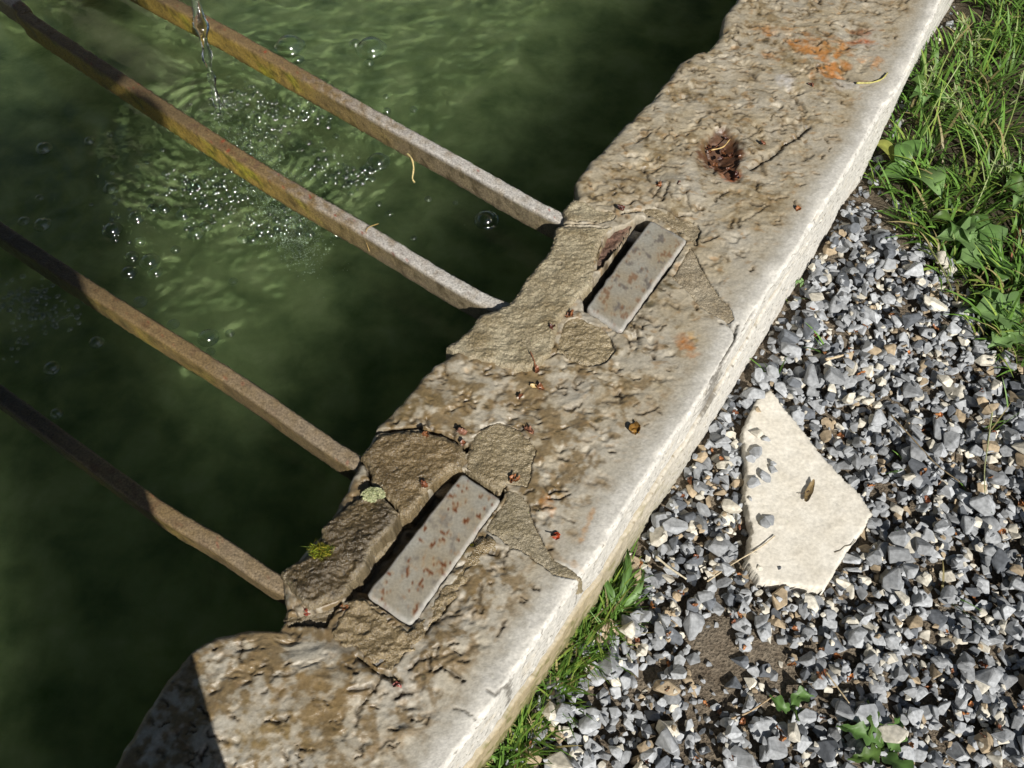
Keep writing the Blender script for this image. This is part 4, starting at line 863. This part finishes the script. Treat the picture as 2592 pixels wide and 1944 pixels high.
# ------------------------------------------------------------------ litter: bud scales, stalks, leaves
M_BUD = attr_mat('bud_scale', fine=400, var=.3, bump=.3, bscale=600, spec=.6)
def shell(px, py, z, ln, wd, az, col, curl=.9, tilt=(0, 0), rough_=.22):
    "one curled, crumpled bud scale"
    x, y = W(px, py, z); nu, nv = 11, 8; vs, fs, cs = [], [], []; R_ = Euler((tilt[0], tilt[1], math.radians(az))).to_matrix(); sd = int(rng.integers(9999))
    pts = []
    for i in range(nu):
        u = i / (nu - 1)
        for j in range(nv):
            v = j / (nv - 1) * 2 - 1; ww = wd * math.sin(math.pi * (u * .86 + .1)) ** .7
            pts.append(((u - .5) * ln, ww * math.sin(v * curl * 1.4), ww * (1 - math.cos(v * curl * 1.4)) * 1.1 + .4 * ln * (u - .5) ** 2)); cs.append(np.array(col) * (1 - .25 * abs(v)) * (.7 + .6 * u))
    pts = np.array(pts); q = pts / ln * 3.2 + sd
    pts += np.stack([noise(q, 1, 1), noise(q, 1, 2), noise(q, 1, 3)], 1) * ln * rough_ + np.stack([noise(q, 3, 4), noise(q, 3, 5), noise(q, 3, 6)], 1) * ln * rough_ * .35
    pts = pts @ np.array(R_).T; pts[:, 2] -= np.percentile(pts[:, 2], 8)
    cs = np.array(cs) * (1 + .45 * noise(q, 2.5, 7))[:, None]
    vs = pts + np.array([x, y, z + .0004])
    for i in range(nu - 1):
        for j in range(nv - 1): fs.append((i * nv + j, i * nv + j + 1, (i + 1) * nv + j + 1, (i + 1) * nv + j))
    return vs, fs, cs
def bud(px, py, z, ln, wd, az, col, label, group=None, name='bud_scale', stem=None, second=None):
    x, y = W(px, py, z); root = empty(name, (x, y, z)); tag(root, label, 'bud scale' if name == 'bud_scale' else 'plant litter', group)
    if group and 'pit' in group: ln *= .7; wd *= .7; col = np.array(col) * .6
    else: ln *= .78; wd *= .85
    for h_ in range(1 if (name == 'leaf_scrap' or group) else int(rng.integers(1, 3))):
        off = rng.normal(0, ln * 350, 2) if h_ else (0, 0)
        vs, fs, cs = shell(px + off[0], py + off[1], z, ln * rng.uniform(.6, 1) if h_ else ln, wd * rng.uniform(.6, 1.1), az + (rng.uniform(-80, 80) if h_ else 0), np.array(col) * rng.uniform(.7, 1.2), rng.uniform(.6, 1.2), (rng.normal(0, .6), rng.normal(0, .4)) if name != 'leaf_scrap' else (.2, .1))
        mesh_obj('husk', vs, fs, M_BUD, root, True, cs, {'Rough': np.full(len(vs), .4)})
    if second:
        vs, fs, cs = shell(px + second[0], py + second[1], z + .001, ln * second[2], wd * .8, az + second[3], second[4], rough_=.05); mesh_obj('seed', vs, fs, M_BUD, root, True, np.array(cs), {'Rough': np.full(len(vs), .35)})
    if stem: stalk_mesh([(px, py), ((px + stem[0]) / 2 + 3, (py + stem[1]) / 2), stem], z + .003, .0009, (.22, .09, .04), root, 'stem', lift=.004)
    return root
def stalk_mesh(pts, z, r, col, parent, name, lift=0., zs=None):
    P_ = [np.r_[W(p[0], p[1], z if zs is None else zs[i]), (z if zs is None else zs[i]) + lift * i] for i, p in enumerate(pts)]; pth = smooth_path(P_, .003); sg = 6; vs, fs = [], []
    tn = np.gradient(pth, axis=0); tn /= np.linalg.norm(tn, axis=1)[:, None] + 1e-9; s1 = np.cross(tn, [0.1, 0.05, 1]); s1 /= np.linalg.norm(s1, axis=1)[:, None]; u1 = np.cross(s1, tn)
    for i in range(len(pth)):
        rr = r * (1 - .35 * i / len(pth)) * (1 + .2 * math.sin(i * 1.3))
        for k in range(sg): a = 6.283 * k / sg; vs.append(pth[i] + rr * (math.cos(a) * s1[i] + math.sin(a) * u1[i]))
    for i in range(len(pth) - 1):
        for k in range(sg): fs.append((i * sg + k, i * sg + (k + 1) % sg, (i + 1) * sg + (k + 1) % sg, (i + 1) * sg + k))
    fs.append(tuple(range(sg))[::-1]); fs.append(tuple(range((len(pth) - 1) * sg, len(pth) * sg)))
    return mesh_obj(name, vs, fs, M_BUD, parent, True, np.tile(np.array(col), (len(vs), 1)), {'Rough': np.full(len(vs), .5)})
def stalk(pts, z, r, col, label, cat='stalk', zs=None, name='dry_stalk'):
    o = stalk_mesh(pts, z, r, col, None, name, zs=zs); tag(o, label, cat); return o
RB, OR, DR, PK = (.20, .07, .03), (.29, .115, .045), (.10, .032, .02), (.27, .125, .075)
bud(1443,797,.003,.016,.006,30,OR,'orange-brown bud scale at the corner of the brown-flecked iron plate')
bud(1356,936,.002,.013,.0055,80,RB,'red-brown bud with a thin stem below the long grey mortar patch', stem=(1342,898))
bud(1366,984,.002,.014,.005,-40,OR,'cluster of orange husks with one cream seed on the wet rim', name='seed_husk', second=(-14,-4,1.0,15,(.62,.46,.22)))
bud(1318,1004,.001,.010,.003,60,RB,'thin rust-red bud scale beside the cream seed husk')
bud(1080,1101,.011,.015,.006,20,OR,'bright orange bud scale on the rounded brown mortar lobe')
bud(1168,1094,.002,.017,.0075,0,PK,'large glossy pinkish-brown bud scale at the mortar crack junction')
bud(1175,1122,.004,.009,.0045,70,RB,'small red bud scale wedged in the junction of mortar cracks')
bud(1341,1092,.002,.017,.006,-50,PK,'crumpled pink-brown bud scale on the mortar beside smooth stone')
bud(1300,1213,.004,.016,.004,65,OR,'curled orange bud scale at the inner corner of the rust-spotted plate')
bud(1074,1226,.011,.012,.0045,-30,RB,'red-brown bud scale at the edge of the brown mortar lobe')
bud(1608,1088,.001,.019,.007,-75,(.36,.19,.04),'flat amber leaf scrap lying alone on smooth wet rim', name='leaf_scrap')
bud(1409,1355,.001,.011,.005,10,(.33,.05,.015),'shiny dark red bud on pale stone near a rust streak', stem=(1392,1366))
bud(1668,1164,-.03,.009,.003,70,RB,'tiny red scale stuck on the white outer edge of the rim')
bud(776,1549,-.004,.014,.004,-35,(.36,.08,.05),'red scale where the last iron bar enters the mortar')
bud(872,1541,-.002,.013,.004,-10,OR,'slim orange scale by the dark mossy mortar slab')
bud(1005,1737,.002,.010,.004,20,(.32,.09,.07),'small pink-red scale in a crack of the blotchy wet stone')
bud(2020,530,.001,.010,.004,40,OR,'small orange scale alone on the smooth grey rim opposite the gravel edge')
bud(2052,214,.002,.011,.004,0,RB,'red scale on rim near the pale green leaf stalk')
bud(1930,365,.003,.013,.0055,-60,RB,'red-brown scale beside the rusty pit, on the crack side')
bud(1667,469,.002,.012,.005,20,OR,'orange scale in the cracked stone above the brown-flecked plate')
bud(1572,527,.003,.014,.006,10,DR,'dark red scale on the upper mortar beside the plate gap')
bud(1395,830,.008,.011,.004,-60,DR,'dark thin scale lying in the middle of the long grey mortar patch')
bud(1718,468,.002,.012,.005,45,DR,'dark red scale in the dirt hollow of the cracked stone')
for i, (px, py, az) in enumerate([(1800,350,10),(1815,375,50),(1838,352,-20),(1855,330,70),(1795,388,0),(1822,405,30),(1850,398,-50),(1872,400,15),(1862,440,60),(1842,428,5),(1830,388,-60),(1868,452,30),(1790,375,80),(1810,420,-25)]):
    bud(px, py, -.007 if py < 430 else -.004, rng.uniform(.009, .014), .005, az, [RB, OR, DR][i % 3], 'wet rust-brown bud scale gathered in the rusty pit of the rim', 'bud scales in the rusty pit')
stalk([(2168,210),(2205,209),(2232,200),(2247,184)], .003, .0016, (.42, .38, .12), 'curved yellow-green leaf stalk on the pale rim by the rust stain', name='leaf_stalk')
stalk([(1800,380),(1830,372),(1848,352)], .001, .0010, (.52, .36, .14), 'pale curved stalk lying among brown scales in the rusty pit', name='leaf_stalk')
stalk([(1030,388),(1042,402),(1047,425),(1044,452),(1050,462)], 0, .0016, (.50, .40, .17), 'pale dry flower stalk hanging over an iron bar above dark water', zs=[-.008,-.006,-.012,-.02,-.024], name='flower_stalk')
stalk([(958,566),(930,578),(926,606),(935,636)], 0, .0006, (.40, .27, .09), 'hair-thin straw draped across the bar with the yellow algae', zs=[-.0125,-.009,-.024,-.034], name='straw')
stalk_mesh([(2112,1398),(2128,1392),(2138,1382),(2152,1380),(2166,1366)], FLZ + .0006, .0007, (.10, .08, .05), flag, 'crack')
for (pts, r, col, lab) in [([(2090,910),(2120,903),(2158,892)], .0022, (.50,.40,.26), 'thick pale dry stick lying on gravel above the flagstone'), ([(1660,1408),(1695,1437),(1738,1466)], .0018, (.55,.49,.36), 'short cream straw on gravel near the grass strip'),
        ([(1790,1472),(1860,1424),(1925,1385),(1962,1356)], .0010, (.50,.41,.27), 'long thin dry stalk reaching from the gravel onto the flagstone'), ([(2255,1050),(2310,1110),(2370,1175),(2430,1220)], .0011, (.20,.15,.08), 'long dark thin twig on gravel right of the flagstone point'),
        ([(2512,1040),(2500,1130),(2492,1190),(2494,1270)], .0011, (.34,.36,.18), 'upright pale green grass stalk lying over the gravel'), ([(2592,560),(2570,610),(2545,690),(2525,740)], .0035, (.26,.11,.06), 'reddish brown plant stem rising at the dandelion leaves'),
        ([(2350,620),(2390,690),(2420,760)], .0016, (.20,.22,.08), 'olive stem lying across gravel below the grass'), ([(2090,1700),(2120,1740),(2150,1780)], .0012, (.42,.33,.2), 'fine tan straw near the bare soil patch'), ([(1850,1820),(1900,1800),(1960,1760)], .0012, (.35,.25,.14), 'brown bent straw lying on the bare soil')]:
    x, y = W(*pts[len(pts) // 2], GZ); zt = max(top_at(*W(*p, GZ)) for p in pts) + .003; stalk(pts, zt, r, col, lab)
lf = empty('dead_leaf', (*W(2047, 1245, FLZ), FLZ)); tag(lf, 'narrow brown dead leaf lying on the cream flagstone', 'leaf')
vs, fs, cs = shell(2047, 1245, FLZ + .002, .036, .0055, 62, (.20, .14, .06), .7, rough_=.05); mesh_obj('blade', vs, fs, M_BUD, lf, True, np.array(cs), {'Rough': np.full(len(vs), .6)}); stalk_mesh([(2050,1243),(2035,1248),(2020,1250)], FLZ + .003, .0006, (.08,.05,.03), lf, 'stem')
n_l = 0
for k in range(4000):
    if n_l >= 90: break
    px, py = rng.uniform(1300, 2592), rng.uniform(600, 1944); x, y = W(px, py, GZ); i, j = int((x - hx0) / HS), int((y - hy0) / HS)
    if not (0 <= i < NX and 0 <= j < NY) or OUTD[i, j] < .012 or fl_in[i, j] > -.004: continue
    z = float(HM[i, j]) - .002
    px2, py2 = px, py
    # pixel of that point at its own height
    u = x / 1; dz = z - CAMH; cy = y * CT + dz * ST; cz = -(-y * ST + dz * CT); px2 = 1296 + FPX * x / cz; py2 = 972 - FPX * cy / cz
    bud(px2, py2, z, rng.uniform(.008, .017), rng.uniform(.003, .0055), rng.uniform(0, 360), [RB, OR, (.22,.10,.04), (.40,.16,.05)][rng.integers(4)], 'rust-brown bud scale lying among the grey gravel stones', 'bud scales scattered in the gravel'); n_l += 1

# ------------------------------------------------------------------ the person taking the picture (outside the frame; casts the shadow on the water)
def person():
    nx_, dx_ = np.array([.913, .407]), np.array([-.407, .913]); c0 = nx_ * -.385 + dx_ * -.10
    def at(a, b, z): p = c0 + nx_ * a + dx_ * b; return (p[0], p[1], z)
    J = {'pelvis': at(0, 0, .72), 'spine': at(0, .01, .95), 'chest': at(0, .03, 1.14), 'neck': at(.12, .04, 1.24), 'head': at(.19, .03, 1.30), 'crown': at(.21, .03, 1.37),
         'hip_r': at(.10, 0, .68), 'knee_r': at(.11, .02, .26), 'ankle_r': at(.11, -.02, GZ + .08), 'toe_r': at(.13, .13, GZ + .035), 'hip_l': at(-.10, 0, .68), 'knee_l': at(-.11, 0, .26), 'ankle_l': at(-.12, -.05, GZ + .08), 'toe_l': at(-.14, .1, GZ + .035),
         'sh_r': at(.15, .03, 1.20), 'el_r': at(.24, -.06, .98), 'wr_r': at(.31, -.01, 1.12), 'ha_r': at(.35, .0, 1.07), 'sh_l': at(-.15, .03, 1.20), 'el_l': at(-.2, .04, .96), 'wr_l': at(-.1, .16, .86), 'ha_l': at(-.05, .18, .87)}
    names = list(J); Rr = {'pelvis': .15, 'spine': .135, 'chest': .155, 'neck': .058, 'head': .085, 'crown': .07, 'hip_r': .09, 'knee_r': .06, 'ankle_r': .042, 'toe_r': .035, 'hip_l': .09, 'knee_l': .06, 'ankle_l': .042, 'toe_l': .035, 'sh_r': .065, 'el_r': .045, 'wr_r': .06, 'ha_r': .055, 'sh_l': .065, 'el_l': .045, 'wr_l': .03, 'ha_l': .035}
    E_ = [('pelvis', 'spine'), ('spine', 'chest'), ('chest', 'neck'), ('neck', 'head'), ('head', 'crown'), ('pelvis', 'hip_r'), ('hip_r', 'knee_r'), ('knee_r', 'ankle_r'), ('ankle_r', 'toe_r'), ('pelvis', 'hip_l'), ('hip_l', 'knee_l'), ('knee_l', 'ankle_l'), ('ankle_l', 'toe_l'),
          ('chest', 'sh_r'), ('sh_r', 'el_r'), ('el_r', 'wr_r'), ('wr_r', 'ha_r'), ('chest', 'sh_l'), ('sh_l', 'el_l'), ('el_l', 'wr_l'), ('wr_l', 'ha_l')]
    root = empty('person', at(0, 0, GZ)); tag(root, 'person in a long dark coat standing beside the trough, one arm out', 'person')
    me = bpy.data.meshes.new('body'); L0 = np.array(root.location); me.from_pydata([tuple(np.array(J[k]) - L0) for k in names], [(names.index(a), names.index(b)) for a, b in E_], []); me.update()
    o = bpy.data.objects.new('body', me); COL.objects.link(o); o.parent = root
    o.modifiers.new('skin', 'SKIN'); sv_ = me.skin_vertices[0].data
    for i, k in enumerate(names): sv_[i].radius = (Rr[k], Rr[k] * .85); sv_[i].use_root = (k == 'pelvis')
    o.modifiers.new('sub', 'SUBSURF').levels = 2; o.modifiers['sub'].render_levels = 2
    cm = flat_mat('dark_clothes', (.04, .05, .07), .9, .3, 30); me.materials.append(cm)
    vs, fs = [], []; sg = 40; rows = [(.0, .205, .16), (.15, .205, .16), (.4, .20, .155), (.7, .195, .15), (.95, .185, .145), (1.1, .20, .15), (1.22, .17, .12), (1.27, .09, .08)]
    for z, a, b in rows:
        for k in range(sg):
            t = 2 * math.pi * k / sg; f = 1 + .03 * math.sin(7 * t) * (1 - z / 1.3); vs.append(at(a * f * math.cos(t), .02 + b * f * math.sin(t), z))
    for i in range(len(rows) - 1):
        for k in range(sg): fs.append((i * sg + k, i * sg + (k + 1) % sg, (i + 1) * sg + (k + 1) % sg, (i + 1) * sg + k))
    mesh_obj('coat', vs, fs, cm, root, True)
    vs, fs = [], []; rows = [(.165, 1.262), (.165, 1.268), (.095, 1.275), (.09, 1.36), (.06, 1.40), (.01, 1.405)]
    for r, z in rows:
        for k in range(sg): t = 2 * math.pi * k / sg; vs.append(at(.225 + r * math.cos(t), .02 + r * math.sin(t), z + .012 * math.cos(2 * t) * (r > .1)))
    for i in range(len(rows) - 1):
        for k in range(sg): fs.append((i * sg + k, i * sg + (k + 1) % sg, (i + 1) * sg + (k + 1) % sg, (i + 1) * sg + k))
    mesh_obj('hat', vs, fs, cm, root, True)
person()

# ------------------------------------------------------------------ unseen trees added out of the frame to block sky light and deepen shade
M_CROWN = attr_mat('tree_leaves', fine=5, var=.3, bump=0, use_rough=False, rough=.7, spec=.2)
def sky_screen_tree(x, y, hgt, crown_r, crown_z, nleaf, label, seed, off=(0, 0)):
    rg = np.random.default_rng(seed); root = empty('sky_screen_tree', (x, y, GZ)); tag(root, label, 'tree', 'added trees screening the sky around the trough')
    bark = flat_mat('bark', (.09, .065, .045), .9, .4, 12); vs, fs = [], []; sg = 10
    def limb(path, r0, r1):
        pth = smooth_path(path, .25); n_ = len(pth); b0 = len(vs)
        for i, p in enumerate(pth):
            r = r0 + (r1 - r0) * i / (n_ - 1)
            for k in range(sg): a = 6.283 * k / sg; vs.append((p[0] + r * math.cos(a), p[1] + r * math.sin(a), p[2]))
        for i in range(n_ - 1):
            for k in range(sg): fs.append((b0 + i * sg + k, b0 + i * sg + (k + 1) % sg, b0 + (i + 1) * sg + (k + 1) % sg, b0 + (i + 1) * sg + k))
    limb([np.array([x, y, GZ - .1]), np.array([x + .1, y, hgt * .4]), np.array([x, y + .1, hgt * .85])], .22, .05)
    cs_ = []
    for k in range(9):
        a = rg.uniform(0, 6.28); q = crown_r * rg.uniform(.45, .95); e_ = np.array([x + off[0] + q * math.cos(a), y + off[1] + q * math.sin(a), crown_z + rg.normal(0, hgt * .12)])
        limb([np.array([x, y, hgt * rg.uniform(.3, .6)]), (np.array([x, y, hgt * .5]) + e_) / 2 + [0, 0, .3], e_], .08, .015); cs_.append(e_)
    mesh_obj('trunk', vs, fs, bark, root, True)
    for k in range(16): a = rg.uniform(0, 6.28); q = crown_r * math.sqrt(rg.uniform()); cs_.append(np.array([x + off[0] + q * math.cos(a), y + off[1] + q * math.sin(a), crown_z + rg.normal(0, hgt * .13)]))
    c_ = np.array(cs_)[rg.integers(len(cs_), size=nleaf)] + rg.normal(0, crown_r * .22, (nleaf, 3)) * [1, 1, .7]
    u = rg.normal(0, 1, (nleaf, 3)); u /= np.linalg.norm(u, axis=1)[:, None]; w = np.cross(u, rg.normal(0, 1, (nleaf, 3))); w /= np.linalg.norm(w, axis=1)[:, None]; L = rg.uniform(.08, .16, (nleaf, 1))
    lv = np.stack([c_ - u * L, c_ + w * L * .5, c_ + u * L, c_ - w * L * .5], 1).reshape(-1, 3); col = np.repeat(np.array([.06, .11, .025]) * rg.uniform(.6, 1.5, (nleaf, 1)), 4, 0)
    mesh_obj('crown', lv, None, M_CROWN, root, False, col, None, np.arange(nleaf * 4).reshape(-1, 4))
sky_screen_tree(-2.6, 4.6, 7.0, 3.0, 5.6, 15000, 'unseen leafy tree added beyond the far trough wall to block sky', 11, (1.3, -1.9))
sky_screen_tree(1.6, 5.2, 6.0, 2.3, 4.4, 11000, 'unseen leafy tree added past the trough end to block sky', 12)
sky_screen_tree(-4.6, 1.4, 6.0, 2.4, 4.2, 11000, 'unseen leafy tree added across from the gravel to block sky', 13)
sky_screen_tree(-3.4, -0.9, 5.5, 2.2, 4.0, 11000, 'unseen leafy tree added behind the standing person to block sky', 14)
